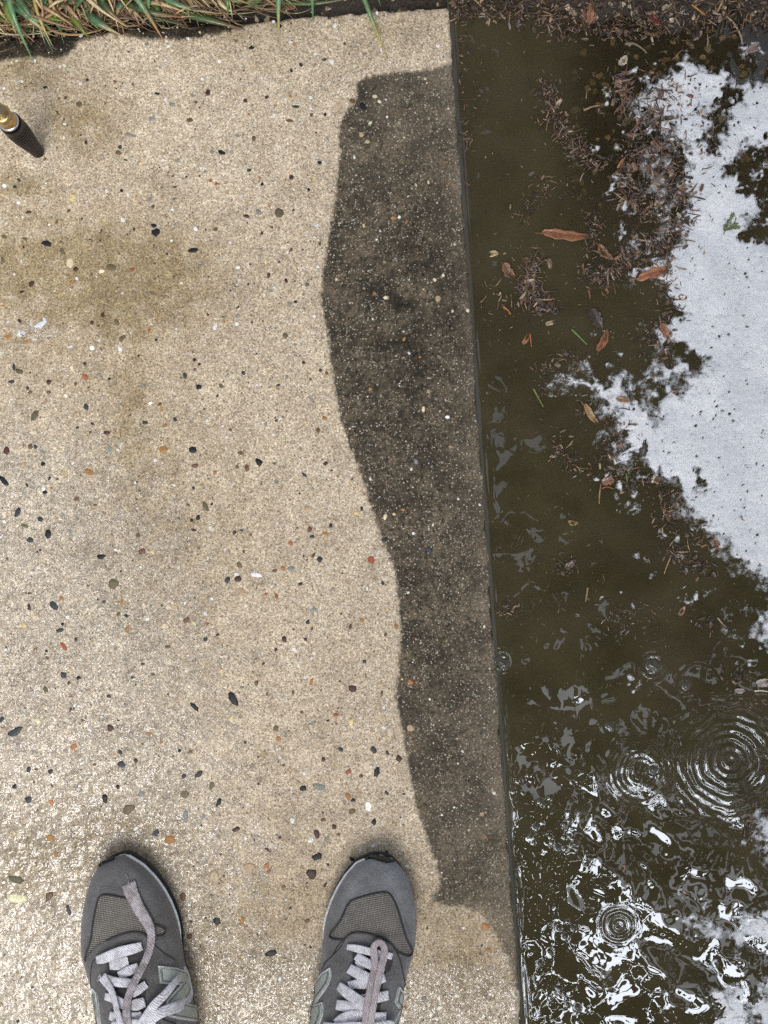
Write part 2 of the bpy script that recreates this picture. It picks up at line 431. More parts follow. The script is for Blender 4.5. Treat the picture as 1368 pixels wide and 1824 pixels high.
# ---- stones showing in the concrete: the large ones stand where the photo has them
K = dict(k=(0.009, 0.010, 0.012), s=(0.030, 0.037, 0.044), m=(0.060, 0.026, 0.023), b=(0.13, 0.075, 0.040), o=(0.36, 0.165, 0.05),
         r=(0.32, 0.09, 0.035), y=(0.62, 0.49, 0.24), l=(0.115, 0.095, 0.048), g=(0.22, 0.22, 0.20), w=(0.82, 0.80, 0.76), c=(0.70, 0.60, 0.40), t=(0.40, 0.31, 0.19))
STONES = """448,85,10,7,k;80,156,8,6,k;117,174,6,6,m;280,167,10,5,k;370,165,8,11,m;437,179,8,7,m;349,182,5,5,m;205,145,6,5,b;141,185,13,11,l;307,186,11,8,g;270,212,14,10,g
338,214,10,7,b;452,246,7,10,b;395,272,14,8,k,20;377,271,8,8,g;234,241,20,6,g,15;214,262,9,8,s;211,272,10,8,b;235,270,6,5,y;251,291,7,7,y;153,254,6,8,m;224,285,7,3,k
375,322,7,7,r;386,328,7,7,r;444,303,8,7,s;308,314,6,5,b;332,315,5,5,m;311,333,8,4,s;217,340,6,7,k;190,340,6,8,w;129,352,11,11,y;267,355,9,8,g;439,385,10,6,m;460,377,8,13,g
497,378,15,15,l;243,381,15,8,t,-20;384,408,11,7,l;274,402,12,8,k;278,415,18,14,k;239,408,4,7,k;84,434,21,12,k,10;108,431,8,5,l;344,446,18,8,k,-15;199,477,19,13,l,15;135,479,9,9,m
124,468,13,18,c;181,483,11,8,c;111,448,9,14,l;5,462,9,14,l;8,422,10,8,l;44,425,11,6,l;51,378,11,6,m,-20;464,445,7,7,g;473,466,6,10,y;478,490,5,10,b;26,333,7,7,s;8,331,8,8,w
56,506,10,11,m;39,520,9,4,k;35,572,7,12,m,-30;15,600,14,7,o;46,607,10,12,o;183,561,7,9,m;164,575,7,8,m;208,574,9,13,l;218,603,10,14,l,20;266,588,8,7,r;164,620,9,9,w;214,622,8,7,w
383,582,9,15,w,25;422,577,8,7,w;321,625,6,12,t;247,634,6,6,m;346,641,7,7,k;355,649,6,5,k;35,661,16,9,l,15;25,655,6,13,s;20,680,13,6,s;87,680,9,10,m;87,699,8,8,b;128,657,6,13,c
152,672,14,9,r,40;195,675,6,7,k;176,667,9,7,g;329,669,7,12,s;365,668,6,6,y;354,689,11,8,k;394,688,7,9,l;433,664,6,8,s;255,688,9,6,g;154,725,9,14,s;268,718,9,5,w;285,720,6,6,b
62,740,13,22,l,20;258,753,11,6,s;190,771,11,7,m;165,755,7,6,m;138,762,6,6,s;295,758,6,6,o;291,800,15,11,o;344,801,14,13,k;194,800,10,13,g;11,802,12,15,m,20;54,795,9,9,b;63,796,8,7,s
429,807,10,8,b;439,833,8,13,b;347,830,13,8,b;158,841,18,11,o,30;115,843,14,11,t;41,827,9,9,t;383,842,7,6,o;8,858,12,24,k,-25;32,912,10,20,s;72,924,12,11,s;54,962,12,11,s;86,951,13,16,k
137,889,11,10,b;44,937,14,6,l,15;180,992,15,9,k;246,954,9,9,b;366,902,9,20,l;353,922,7,10,k,25;341,927,6,6,k;377,898,5,6,s;345,944,9,5,m;253,982,15,10,b;202,1040,17,17,l;202,1041,12,12,k
96,1079,13,19,s,-20;110,1066,9,9,o;52,1082,6,13,m;64,1100,13,11,c;43,1114,9,9,y;106,1123,14,9,s;111,1112,6,5,k;135,1139,5,8,s;113,1151,9,21,r,-25;113,1202,12,11,s;140,1207,10,8,k
81,1228,8,13,l,-20;211,1094,7,8,b;225,1097,7,8,s;217,1073,6,11,o;227,1120,8,9,o;318,1096,7,9,g;332,1105,11,11,b;298,1152,13,8,b,-15;254,1183,8,5,b;366,1139,8,7,s;405,1033,11,12,s
424,1031,13,11,m,35;421,1023,9,6,w;434,983,6,7,b;426,1006,10,12,l;429,1054,14,14,t;394,1195,10,8,y,30;415,1245,13,28,k,-20;347,1259,9,22,k,-28;412,1278,7,12,y,20;67,1284,13,9,c,30
194,1240,8,8,s;204,1263,7,11,c;197,1297,11,13,m;28,1303,12,28,s,50;3,1282,9,10,s;132,1330,14,12,o;216,1361,14,14,s;242,1355,7,9,m;169,1362,9,8,b;214,1340,8,8,s;32,1326,8,7,g
51,1371,8,12,s;90,1374,8,9,s;26,1401,10,9,k;51,1424,12,12,s;187,1423,9,16,k;251,1414,12,11,g;230,1441,27,16,l,-25;210,1401,7,8,k;329,1414,14,14,l;355,1379,16,10,s,-30;328,1382,9,10,s
320,1337,7,7,k;377,1399,9,14,l;390,1429,8,20,k;331,1452,10,16,g;421,1477,16,9,m,-32;277,1484,18,13,s,-20;302,1496,19,14,o;90,1493,14,14,o;99,1521,9,13,o;91,1429,8,12,o
26,1565,32,16,l,14;30,1600,40,17,c,4;122,1622,8,22,s;87,1597,12,20,b,25;387,1641,18,17,k;326,1597,11,14,b;338,1668,10,10,b;382,1562,19,22,t;444,1546,24,16,t;431,1640,8,18,o,15
628,1226,14,12,m;680,1235,5,13,l;555,1214,6,12,o;492,1297,9,10,l;598,1273,9,6,r;558,1288,10,6,g,-40;625,1287,9,14,y;496,1316,7,9,o;607,1335,10,9,s;666,1336,11,13,s;690,1341,6,9,s
710,1351,12,11,m,25;671,1375,12,19,k;653,1363,12,22,c,15;620,1375,12,8,r,-25;643,1382,8,7,b;540,1404,14,12,k;567,1401,23,14,g,5;629,1425,9,8,k;666,1464,10,12,k;689,1412,6,9,s,-30
638,1414,10,8,t;620,1418,9,12,o;595,1473,9,9,m;564,1485,9,17,m;576,1460,10,7,b;603,1486,6,8,b;554,1497,12,8,w;582,1494,12,5,g,-40;566,1526,20,12,k,-15;556,1557,20,17,m,40
627,1530,11,8,k,20;475,1542,9,10,o;479,1552,8,8,r;505,1579,7,6,b;579,1576,5,9,m;483,1698,20,12,k;627,1445,14,9,l,-30;521,1462,8,11,w,-30;656,1437,12,18,w;552,944,8,11,b,20
589,936,6,8,k;579,951,11,7,o;556,956,9,6,s;518,967,10,8,r,30;644,906,6,9,s;635,914,13,7,y;661,997,14,13,r;558,989,7,10,b;569,997,10,11,s;684,962,10,8,s;558,1087,15,8,g,-35
548,1108,8,8,s;624,1116,6,11,b;506,1138,9,13,m,-25;491,1157,7,7,m;535,1040,9,7,m;493,1062,6,10,r;474,1058,8,5,r;706,1116,7,11,o;720,1146,9,9,s;649,1178,8,7,s;549,907,14,9,t
518,1013,12,9,g;504,1012,9,8,o;456,1024,20,8,w,10;731,1215,10,10,o;731,1297,16,12,t;718,908,7,5,o;702,916,7,6,y;686,920,7,11,c;736,950,6,6,w;764,979,13,12,s;593,1204,6,8,t
457,1217,7,10,b;508,598,9,12,l;547,507,8,8,l;510,500,6,9,m;479,491,5,10,m;566,766,9,9,b;461,823,15,11,k,35;542,846,14,5,s,40;578,744,9,8,o;543,752,8,7,y;476,808,9,7,t;560,822,8,7,t
496,686,8,5,s,-20;511,672,6,7,g;541,646,7,6,m;571,660,6,6,m;720,604,6,9,o;748,636,6,5,o;687,530,9,7,c;780,532,11,11,t;833,553,7,7,c;660,693,6,6,o;754,729,6,11,c;741,822,8,11,g;797,743,8,6,w
774,498,7,7,c;498,379,16,16,l;519,316,8,10,m,20;550,338,6,6,k;628,180,11,8,b;647,190,13,14,k;527,190,13,6,s,10;579,204,5,7,k;516,215,14,6,b;578,106,9,7,l;536,116,8,8,m;519,126,5,7,k
720,16,13,8,m,-10;560,318,8,9,y;606,268,7,9,t;644,240,8,9,t;655,252,9,8,t;668,172,9,7,c;676,181,8,6,c;724,395,5,8,o;648,402,5,8,y;700,388,7,7,o;784,1640,8,7,t;864,1650,14,12,o;858,1450,9,9,t"""
def stone_bm(mb, px, py, w_, h_, col, ang, dome_h, r):
    n = r.choice((6, 7, 8, 9))
    a0 = r.random() * 6.28
    rim, mid = [], []
    ca, sa = math.cos(R(-ang)), math.sin(R(-ang))
    kx = r.uniform(-.25, .25)
    for i in range(n):
        a = a0 + 2 * math.pi * i / n + r.uniform(-.2, .2)
        rr = r.uniform(0.72, 1.12)
        x, y = math.cos(a) * rr * w_ / 2, math.sin(a) * rr * h_ / 2
        x += kx * y
        x, y = x * ca - y * sa, x * sa + y * ca
        rim.append((x * PX, y * PX)); mid.append((x * PX * 0.72, y * PX * 0.72))
    c = P(px, py)
    vs = [(c.x + x * 1.04, c.y + y * 1.04, -0.0006) for x, y in rim] + [(c.x + x, c.y + y, dome_h * 0.62) for x, y in rim] + [(c.x + x, c.y + y, dome_h) for x, y in mid] + [(c.x, c.y, dome_h * r.uniform(0.9, 1.15))]
    fs = []
    for i in range(n):
        j = (i + 1) % n
        fs += [(i, j, n + j, n + i), (n + i, n + j, 2 * n + j, 2 * n + i), (2 * n + i, 2 * n + j, 3 * n)]
    cc = jit(r, col, .85, 1.15, .06)
    cs = [[v * 0.9 for v in cc]] * n + [jit(r, cc, .85, 1.1, .02) for _ in range(n)] + [jit(r, cc, .9, 1.15, .02) for _ in range(n)] + [cc]
    mb.add(vs, fs, cs)

def stone_material():
    k = N('river_stone')
    col = k.attr('Col', True)
    col = k.mix(1.0, col, k.ramp(k.noise(500, 4, 0.7), [(0.25, 0.60), (0.5, 1.0), (0.75, 1.35)]), 'MULTIPLY')
    return k.end(k.pbr(Base__Color=col, Roughness=0.35, IOR=1.33, Normal=k.bump(k.noise(700, 3), 0.0004, 1.0)))
M_STONE = stone_material()
def in_view_path(px, py):
    return px < 800 + 0.0713 * py - 6
mb = MB(); r = random.Random(3)
taken = []
for ln in STONES.replace('\n', ';').split(';'):
    q = ln.split(',')
    x, y, a, b = map(float, q[:4]); ang = float(q[5]) if len(q) > 5 else r.uniform(-15, 15)
    stone_bm(mb, x, y, a * 1.08, b * 1.08, K[q[4]], ang, 0.0005, r)
    taken.append((x, y, max(a, b)))
TK = np.array(taken)
WEI = 'w' * 30 + 'c' * 24 + 't' * 20 + 'y' * 5 + 'o' * 3 + 'b' * 9 + 'g' * 10 + 'l' * 6 + 's' * 6 + 'k' * 4 + 'm' * 5 + 'r'
DX = [(x, y) for x, y in DIRT]
n = 0
while n < 3400:
    x, y = r.uniform(-120, 935), r.uniform(20, 1900)
    if not in_view_path(x, y): continue
    sz = 2.6 + 6.0 * r.random() ** 3.2
    if (np.hypot(TK[:, 0] - x, TK[:, 1] - y) < TK[:, 2] * .6 + sz).any(): continue
    ch = r.choice(WEI)
    if float(sdf_poly(np.array([x]), np.array([y]), DIRT)[0]) > 0:
        if r.random() < .45: continue
        ch = r.choice('wwwccttgso'); sz *= 0.8
    col = K[ch]
    if ch in 'wct': col = [v * 0.84 for v in col]
    stone_bm(mb, x, y, sz * r.uniform(.8, 1.3), sz * r.uniform(.7, 1.1), col, r.uniform(0, 180), 0.0003, r)
    n += 1
st_o = mb.build('exposed_stone', M_STONE, PATH)
tag(st_o, None, None, None, 'stuff')
# ---------------------------------------------------------------- flooded bed, water, foam
ZW = -0.0045
def bed_material():
    k = N('wet_mud')
    n1 = k.noise(30, 5, 0.65); wv = k.n('VectorMath', _operation='SCALE', i0=k.noise(70, 3, color=True)); wv.inputs['Scale'].default_value = 0.012
    v = k.vor(95, vec=k.n('VectorMath', _operation='ADD', i0=k.obj(), i1=wv.outputs[0]).outputs[0])
    c = k.mix(k.map(n1, 0.3, 0.7), (0.020, 0.015, 0.010), (0.050, 0.038, 0.024))
    rr = k.n('SeparateColor', Color=v.outputs['Color']).outputs
    m = k.math('MULTIPLY', k.map(v.outputs['Distance'], 0.26, 0.40, 1, 0), k.math('GREATER_THAN', rr[0], 0.22))
    c = k.mix(k.math('MULTIPLY', m, 0.9), c, k.ramp(rr[1], [(0, (0.62, 0.49, 0.31)), (0.4, (0.34, 0.27, 0.17)), (0.7, (0.75, 0.64, 0.46)), (1, (0.10, 0.08, 0.06))], 'CONSTANT'))
    c = k.mix(1.0, c, k.ramp(k.noise(300, 4, 0.7), [(0.3, 0.5), (0.5, 1.0), (0.7, 1.4)]), 'MULTIPLY')
    h = k.math('ADD', k.noise(160, 5, 0.7), k.math('MULTIPLY', m, 0.8))
    return k.end(k.pbr(Base__Color=c, Roughness=0.5, Normal=k.bump(h, 0.003, 1.0)))
xs = np.concatenate([np.linspace(-4, -0.75, 10), np.arange(-0.72, 0.72, 0.006), np.linspace(0.75, 6, 14)])
ys = np.concatenate([np.linspace(-5, -0.75, 10), np.arange(-0.72, 0.80, 0.006), np.linspace(0.85, 6, 14)])
X, Y, f = grid_mesh(xs, ys)
px, py = to_px(X, Y)
def bed_z(px, py):
    X, Y = (px - 684) * PX, (912 - py) * PX
    bank = smooth(70, -10, py + 22 * fbm(px / 70, px * 0 + 1, 41, 3)) * smooth(820, 905, px)
    soil = smooth(10, -60, py) * smooth(905, 780, px)
    return -0.030 + 0.005 * fbm(X * 18, Y * 18, 40, 4) + 0.030 * bank + 0.028 * soil + 0.016 * smooth(360, 150, py) * smooth(940, 1060, px)
Z = bed_z(px, py)
bed = mesh('ground', np.stack([X, Y, Z], -1), f, bed_material(), None, True)
tag(bed, 'dark wet soil and silt under the puddle and behind the path', 'ground', None, 'structure')

# ---- water surface
def water_material():
    k = N('murky_water')
    n = k.noise(9, 3, 0.5)
    c = k.mix(k.map(n, 0.3, 0.7), (0.045, 0.038, 0.018), (0.061, 0.052, 0.026))
    c = k.mix(1.0, c, k.ramp(k.noise(34, 5, 0.65), [(0.3, 0.84), (0.5, 1.0), (0.72, 1.16)]), 'MULTIPLY')
    cl = k.attr('clear')
    c = k.mix(k.math('MULTIPLY', k.attr('silt'), 1.0), c, (0.070, 0.056, 0.034))
    h = k.noise(60, 1, 0.4)
    bw = k.math('MULTIPLY', k.attr('rough'), 1.0)
    bn = k.n('Bump', Height=h, Distance=0.0016, Strength=bw).outputs[0]
    body = k.pbr(Base__Color=c, Roughness=0.5, Specular__IOR__Level=0.0)
    clr = k.n('BsdfTransparent', Color=(0.86, 0.79, 0.63))
    m = k.n('MixShader', i0=cl); k.set(m, 'i1', body); k.set(m, 'i2', clr.outputs[0])
    gl = k.n('BsdfGlossy', Color=(0.80, 0.88, 1.0, 1), Roughness=0.008, Normal=bn)  # blue of the mirrored sky put into the gloss colour
    fr = k.n('Fresnel', IOR=1.60, Normal=bn)
    m2 = k.n('MixShader', i0=fr.outputs[0]); k.set(m2, 'i1', m.outputs[0]); k.set(m2, 'i2', gl.outputs[0])
    return k.end(m2.outputs[0])

DROPS = [  # px, py, ring radius, wavelength px, width px, height mm
    (893, 1178, 10, 9, 15, .17), (1163, 1187, 10, 9, 14, .17), (1300, 1355, 40, 15, 50, .30), (1103, 1648, 19, 12, 14, .26), (1142, 1375, 42, 10, 26, .07),
    (1222, 1222, 3, 6, 6, .14), (1085, 1293, 6, 7, 8, .12), (1165, 1372, 4, 7, 8, .14), (1290, 1120, 6, 8, 9, .08), (940, 1078, 5, 7, 7, .08), (1148, 635, 5, 7, 6, .08)]
BUBBLES = [(1222, 1222, 6), (885, 1176, 9), (898, 1183, 8), (890, 1190, 5), (1160, 1184, 8), (1168, 1190, 6), (1085, 1292, 5), (1090, 1298, 4), (1163, 1371, 6)]
br = random.Random(19)
for cx, cy, nn, sp in ((985, 1475, 12, 50), (1020, 1510, 8, 45), (1010, 1650, 5, 30), (1000, 1770, 6, 45)):
    for _ in range(nn):
        BUBBLES.append((br.gauss(cx, sp * .6), br.gauss(cy, sp * .6), br.uniform(1.8, 4.5)))
def edge_px(py):            # the slab's edge in the photograph
    return 799 + 0.0713 * (py - 12)

def water_height(px, py):
    amp = 0.16 + 0.10 * smooth(850, 1150, py) + 0.52 * smooth(1180, 1420, py)
    px0, py0 = px, py
    px = px0 * .83 + py0 * .56 + 9 * fbm(px0 / 60, py0 / 60, 151, 2); py = py0 * .83 - px0 * .56 + 9 * fbm(px0 / 60, py0 / 60, 152, 2)
    amp = amp * (1 - 0.5 * smooth(1100, 1300, px0) * smooth(1000, 700, py0))
    z = amp * (0.00080 * fbm(px / 110, py / 100, 51, 1) + 0.00050 * fbm(px / 50, py / 46, 53, 1) + 0.00012 * fbm(px / 23, py / 21, 57, 1))
    px, py = px0, py0
    # currents of small wavelets away from the edge
    z += 0.00006 * amp * np.sin((px * 0.83 + py * 0.30) / 3.1 + 2 * fbm(px / 60, py / 60, 59, 2)) * np.clip(fbm(px / 80, py / 80, 60, 2), 0, 1)
    for cx, cy, r0, lam, wd, a in DROPS:
        rr = np.hypot(px - cx, py - cy) * (1 + 0.05 * fbm(px / 22, py / 22, int(cx), 2))
        z += a * 1e-3 * np.cos(2 * np.pi * (rr - r0) / lam) * np.exp(-((rr - r0) / wd) ** 2) * np.clip(0.85 + 0.5 * fbm(px / 30, py / 30, int(cy), 2), .2, 1.3)
    for cx, cy, b in BUBBLES:
        rr = np.hypot(px - cx, py - cy) / b
        sel = rr < 1
        z = z + np.where(sel, b * PX * 0.55 * np.sqrt(np.clip(1 - rr * rr, 0, 1)), 0) - 0.0002 * np.exp(-((rr - 1.15) / .25) ** 2)
    d = (px - edge_px(py)) * PX
    z += 0.0022 * np.exp(-np.clip(d, 0, 1) / 0.0016) * (1 + 0.25 * fbm(py / 40, py * 0, 63, 3))
    z += 0.0003 * np.exp(-((d - 0.0065) / .0016) ** 2) * np.clip(fbm(py / 70, py * 0 + 4, 64, 2) + .2, 0, 1)
    return z

STEP = 0.0013
xs = np.concatenate([np.arange(-0.0012, 0.012, 0.0006), np.arange(0.012, 0.43, STEP), np.linspace(0.44, 5.5, 20)])
ys = np.concatenate([np.linspace(-5, -0.60, 12), np.arange(-0.58, 0.58, STEP), np.linspace(0.60, 0.75, 6)])
U, V, f = grid_mesh(xs, ys)
X = U + CORNER.x + (CORNER.y - V) * math.tan(TH); Y = V
px, py = to_px(X, Y, ZW)
fine_w = smooth(1450, 1390, px) * smooth(1920, 1860, py) * smooth(-120, -40, py)
Z = ZW + water_height(px, py) * np.clip(fine_w, 0, 1)
clear = 0.08 + 0.62 * smooth(520, 240, py) * smooth(960, 1080, px) + 0.10 * fbm(px / 60, py / 60, 66, 3)
rough = 0.05 + 0.06 * smooth(1100, 1400, py)
silt = np.clip(0.28 * fbm(px / 90, py / 45, 67, 4) + 0.10 + 0.35 * gauss(px, py, 1180, 1160, 60, 160) + 0.30 * smooth(700, 300, py) + 0.25 * gauss(px, py, 1020, 690, 120, 140), 0, 1)
wat = mesh('water', np.stack([X, Y, Z], -1), f, water_material(), None, True, None, dict(clear=np.clip(clear, 0.0, .75), rough=rough, silt=silt))
tag(wat, 'murky brown puddle with rain rings lying against the path edge', 'water', None, 'structure')

# ---- foam
FOAM = [(1160,138),(1188,118),(1215,104),(1240,108),(1275,118),(1300,140),(1300,170),(1282,190),(1272,215),(1280,224),(1293,205),(1300,168),(1318,138),(1345,126),(1400,128),(1700,120),(1700,1130),
        (1368,1050),(1345,1024),(1310,1004),(1285,985),(1255,950),(1225,920),(1205,885),(1190,850),(1160,830),(1140,812),(1120,838),(1094,832),(1082,812),(1090,780),(1112,765),
        (1092,755),(1080,735),(1084,712),(1064,700),(1045,690),(1015,688),(988,684),(990,674),(1025,668),(1060,674),(1085,674),(1112,670),(1140,680),(1168,700),(1186,692),(1165,676),(1140,672),(1150,655),(1180,648),(1200,640),(1172,632),(1160,610),(1150,590),(1190,572),(1208,560),
        (1192,535),(1184,508),(1165,494),(1120,500),(1115,482),(1150,476),(1180,462),(1196,440),(1200,405),(1214,365),(1208,330),(1222,300),(1215,268),(1196,240),(1172,228),(1146,214),(1138,180)]
HOLES = [[(1330,270),(1352,262),(1400,270),(1400,440),(1352,436),(1330,418),(1348,390),(1346,350),(1330,338),(1318,300)], [(1276,215),(1292,212),(1290,236),(1278,262),(1270,250)],
         [(1186,622),(1215,618),(1250,634),(1244,650),(1225,646),(1196,638)], [(1120,684),(1150,702),(1166,730),(1160,738),(1136,712)], [(1196,660),(1212,668),(1208,690),(1196,684)],
         [(1108,762),(1118,770),(1112,800),(1104,806),(1100,786)], [(1240,850),(1252,848),(1250,858),(1242,860)]]
THIN = [[(1286,1085),(1315,1078),(1340,1072),(1500,1080),(1500,1155),(1368,1150),(1335,1140),(1300,1135),(1285,1120),(1330,1120),(1345,1100),(1322,1090),(1296,1100)],
        [(1180,1632),(1215,1618),(1250,1622),(1275,1630),(1300,1640),(1340,1610),(1500,1560),(1500,1700),(1368,1690),(1330,1695),(1300,1698),(1285,1688),(1255,1680),(1245,1662),(1215,1650)],
        [(1230,1770),(1262,1750),(1300,1755),(1330,1748),(1368,1730),(1500,1720),(1500,2000),(1225,2000),(1235,1850),(1245,1800)],
        [(1118,165),(1165,190),(1205,225),(1232,300),(1215,400),(1190,450),(1125,495),(1085,470),(1100,430),(1160,400),(1150,350),(1105,320),(1120,270),(1150,240),(1110,200)],
        [(1330,1455),(1350,1430),(1500,1420),(1500,1560),(1350,1530),(1330,1500)]]
SPOTS = []
fr_ = random.Random(5)
for cx, cy, sx, sy, nn, a, b in ((1130, 250, 70, 120, 70, 2, 12), (1150, 420, 40, 60, 26, 3, 10), (1090, 640, 60, 60, 20, 2, 8), (1110, 870, 50, 50, 22, 3, 10), (1215, 980, 60, 50, 20, 3, 10), (1110, 1085, 80, 40, 14, 2, 7), (1240, 1060, 40, 20, 10, 3, 9),
                                  (1340, 360, 30, 60, 30, 4, 12), (1260, 200, 60, 60, 20, 2, 7), (1330, 1190, 30, 40, 8, 4, 9), (1230, 1640, 50, 40, 26, 3, 9), (1330, 1720, 40, 60, 20, 3, 9), (1120, 160, 50, 60, 30, 2, 6), (1360, 80, 60, 30, 8, 4, 10), (1150, 1150, 150, 60, 6, 2, 5)):
    for _ in range(nn):
        q_ = (fr_.gauss(cx, sx * .6), fr_.gauss(cy, sy * .6), fr_.uniform(a, b))
        if q_[0] > 1060 or q_[1] > 600: SPOTS.append(q_)

def foam_field(px, py):
    th = 2.5 * fbm(px / 60, py / 60, 70, 2)
    wx = 15 * fbm(px / 30 + np.cos(th), py / 30, 71, 4); wy = 15 * fbm(px / 30, py / 30 + np.sin(th), 75, 4)
    qx, qy = px + wx, py + wy
    f_ = sdf_poly(qx, qy, FOAM)
    for hpoly in HOLES:
        f_ = np.minimum(f_, -sdf_poly(qx, qy, hpoly))
    f_ = f_ - 20 * smooth(400, 250, py) * smooth(0.25, 0.75, fbm(px / 34 + 0.6 * fbm(px / 20, py / 20, 73, 2), py / 44, 72, 3))
    # gnawed border and pin holes of burst bubbles
    f_ = f_ + 7 * fbm(px / 11, py / 11, 79, 3) * smooth(46, 6, f_)
    return f_
xs = np.arange(0.13, 0.56, 0.0013); ys = np.arange(-0.60, 0.47, 0.0013)
X, Y, f = grid_mesh(xs, ys)
px, py = to_px(X, Y, ZW)
ff = foam_field(px, py)
thin = np.full(px.shape, -99.0)
wx = 10 * fbm(px / 24, py / 24, 171, 4); wy = 10 * fbm(px / 24, py / 24, 175, 4)
for pl in THIN:
    thin = np.maximum(thin, sdf_poly(px + wx, py + wy, pl))
thin = thin + 12 * fbm(px / 20, py / 20, 83, 4) - 2
fringe = np.minimum(ff + 15 + 16 * fbm(px / 26, py / 26, 183, 4), 9)
thin = np.maximum(thin, np.where(ff > 6, -99, fringe))
spots = np.full(px.shape, -99.0)
for cx, cy, rr in SPOTS:
    sel = (np.abs(px - cx) < 40) & (np.abs(py - cy) < 40)
    spots[sel] = np.maximum(spots[sel], (rr if rr < 5.5 else rr * .42) - np.abs(np.hypot((px[sel] - cx + wx[sel] * .9), (py[sel] - cy + wy[sel] * .9) * 1.2) - (0 if rr < 5.5 else rr * .75)))
spots += 3.2 * fbm(px / 8, py / 8, 88, 3) - 1.0
hr = random.Random(23)
def make_foam(name, fld, hmax, slope, dens, label, holes=0):
    hole = np.zeros(px.shape)
    for _ in range(holes):
        hx, hy, hb = hr.uniform(1120, 1400), hr.uniform(120, 1050), hr.choice((1.0, 1.1, 1.2, 1.4, 1.6, 2.3))
        sel = (np.abs(px - hx) < 9) & (np.abs(py - hy) < 9)
        hole[sel] = np.maximum(hole[sel], smooth(1.25, 0.75, np.hypot(px[sel] - hx, py[sel] - hy) / hb))
    hgt = hmax * (1 - np.exp(-np.clip(fld, 0, None) / slope)) + np.clip(fld, None, 0) * PX * .6
    hgt = hgt + np.where(fld > 0, 0.0005 * fbm(px / 16, py / 16, 91, 4) * smooth(0, 10, fld) + 0.00035 * fbm(px / 4, py / 4, 95, 2) * smooth(0, 6, fld), 0)
    hgt = np.where(fld > 0, np.maximum(hgt - hole * 0.0025, 0.0002), hgt)
    Zf = ZW + np.clip(hgt, -0.004, None)
    keep = (fld > -7)[f].all(1)
    fk = f[keep]
    used = np.unique(fk); mp = np.full(len(px), -1); mp[used] = np.arange(len(used))
    d = np.clip(dens(fld), 0, 1) * (1 - 0.85 * hole)
    o = mesh(name, np.stack([X, Y, Zf], -1)[used], mp[fk], M_FOAM, None, True, None, dict(dens=d[used], hole=hole[used]))
    return tag(o, label, 'foam', None, 'stuff')
def foam_material():
    k = N('soap_foam')
    v = k.vor(520); n = k.noise(420, 4, 0.7); big = k.noise(22, 4, 0.6)
    c = k.mix(k.map(big, 0.35, 0.7), (0.66, 0.675, 0.69), (0.80, 0.805, 0.81))
    c = k.mix(k.map(k.noise(75, 5, 0.7), 0.52, 0.70, 0, 0.6), c, (0.50, 0.55, 0.60))
    c = k.mix(1.0, c, k.ramp(n, [(0.28, 0.78), (0.45, 0.95), (0.6, 1.0)]), 'MULTIPLY')
    c = k.mix(k.math('MULTIPLY', k.map(k.noise(130, 4, 0.7), 0.62, 0.70), 0.42), c, (0.45, 0.36, 0.30))
    rr = k.n('SeparateColor', Color=v.outputs['Color']).outputs
    pit = k.math('MULTIPLY', k.math('GREATER_THAN', rr[0], 0.955), k.map(v.outputs['Distance'], 0.25, 0.42, 1, 0))
    c = k.mix(k.math('MULTIPLY', pit, 0.7), c, (0.22, 0.21, 0.20))
    c = k.mix(k.attr('hole'), c, (0.03, 0.028, 0.022))
    h = k.math('ADD', n, k.math('MULTIPLY', k.map(v.outputs['Distance'], 0, .6), 0.6))
    s = k.pbr(Base__Color=c, Roughness=0.45, IOR=1.33, Normal=k.bump(h, 0.0005, 1.0), Subsurface__Weight=0.0)
    tr = k.n('BsdfTransparent')
    a = k.math('ADD', k.attr('dens'), k.math('MULTIPLY', k.math('SUBTRACT', k.noise(110, 5, 0.7), 0.5), 1.3))
    a = k.math('MAXIMUM', k.map(a, 0.18, 0.66), k.math('GREATER_THAN', k.attr('dens'), 0.97))
    m = k.n('MixShader', i0=a); k.set(m, 'i1', tr.outputs[0]); k.set(m, 'i2', s)
    return k.end(m.outputs[0])
M_FOAM = foam_material()
def splash():
    xs2 = np.arange(0, 190, 1.6); ys2 = np.arange(545, 650, 1.6)
    A, B, f2 = grid_mesh(xs2, ys2)
    d = np.full(A.shape, -99.0)
    ux, uy = 7 * fbm(A / 9, B / 9, 301, 3), 7 * fbm(A / 9, B / 9, 305, 3)
    for cx, cy, rx, ry in ((72, 577, 15, 7), (38, 593, 9, 7), (126, 617, 9, 6), (88, 596, 10, 3), (58, 604, 7, 3), (102, 590, 7, 3), (14, 578, 6, 2), (140, 600, 5, 2)):
        d = np.maximum(d, (1 - np.hypot((A - cx + ux) / rx, (B - cy + uy) / ry)) * min(rx, ry))
    d += 1.6 * fbm(A / 5, B / 5, 309, 2)
    Zs = np.where(d > 0, .0004 + .0013 * (1 - np.exp(-d / 3)), -.001)
    keep = (d > -3)[f2].all(1); fk = f2[keep][:, ::-1]; used = np.unique(fk); mp = np.full(len(A), -1); mp[used] = np.arange(len(used))
    o = mesh('foam_splash', np.stack([(A - 684) * PX, (912 - B) * PX, Zs], -1)[used], mp[fk], M_FOAM, None, True, None, dict(dens=np.clip(.2 + smooth(0, 5, d) * .8, 0, 1)[used], hole=np.zeros(len(used))))
    tag(o, 'small white foam splash left on the pale concrete', 'foam', None, 'stuff')
splash()
lump = fbm(px / 70, py / 55, 98, 3)
make_foam('foam', ff, 0.0034, 7.0, lambda d: 0.22 + smooth(0, 14, d) * .28 + smooth(4, 46, d + 16 * lump) * (0.62 - 0.30 * smooth(420, 260, py) * np.clip(.6 + lump, 0, 1)), 'thick white soap foam covering the right of the puddle', 240)
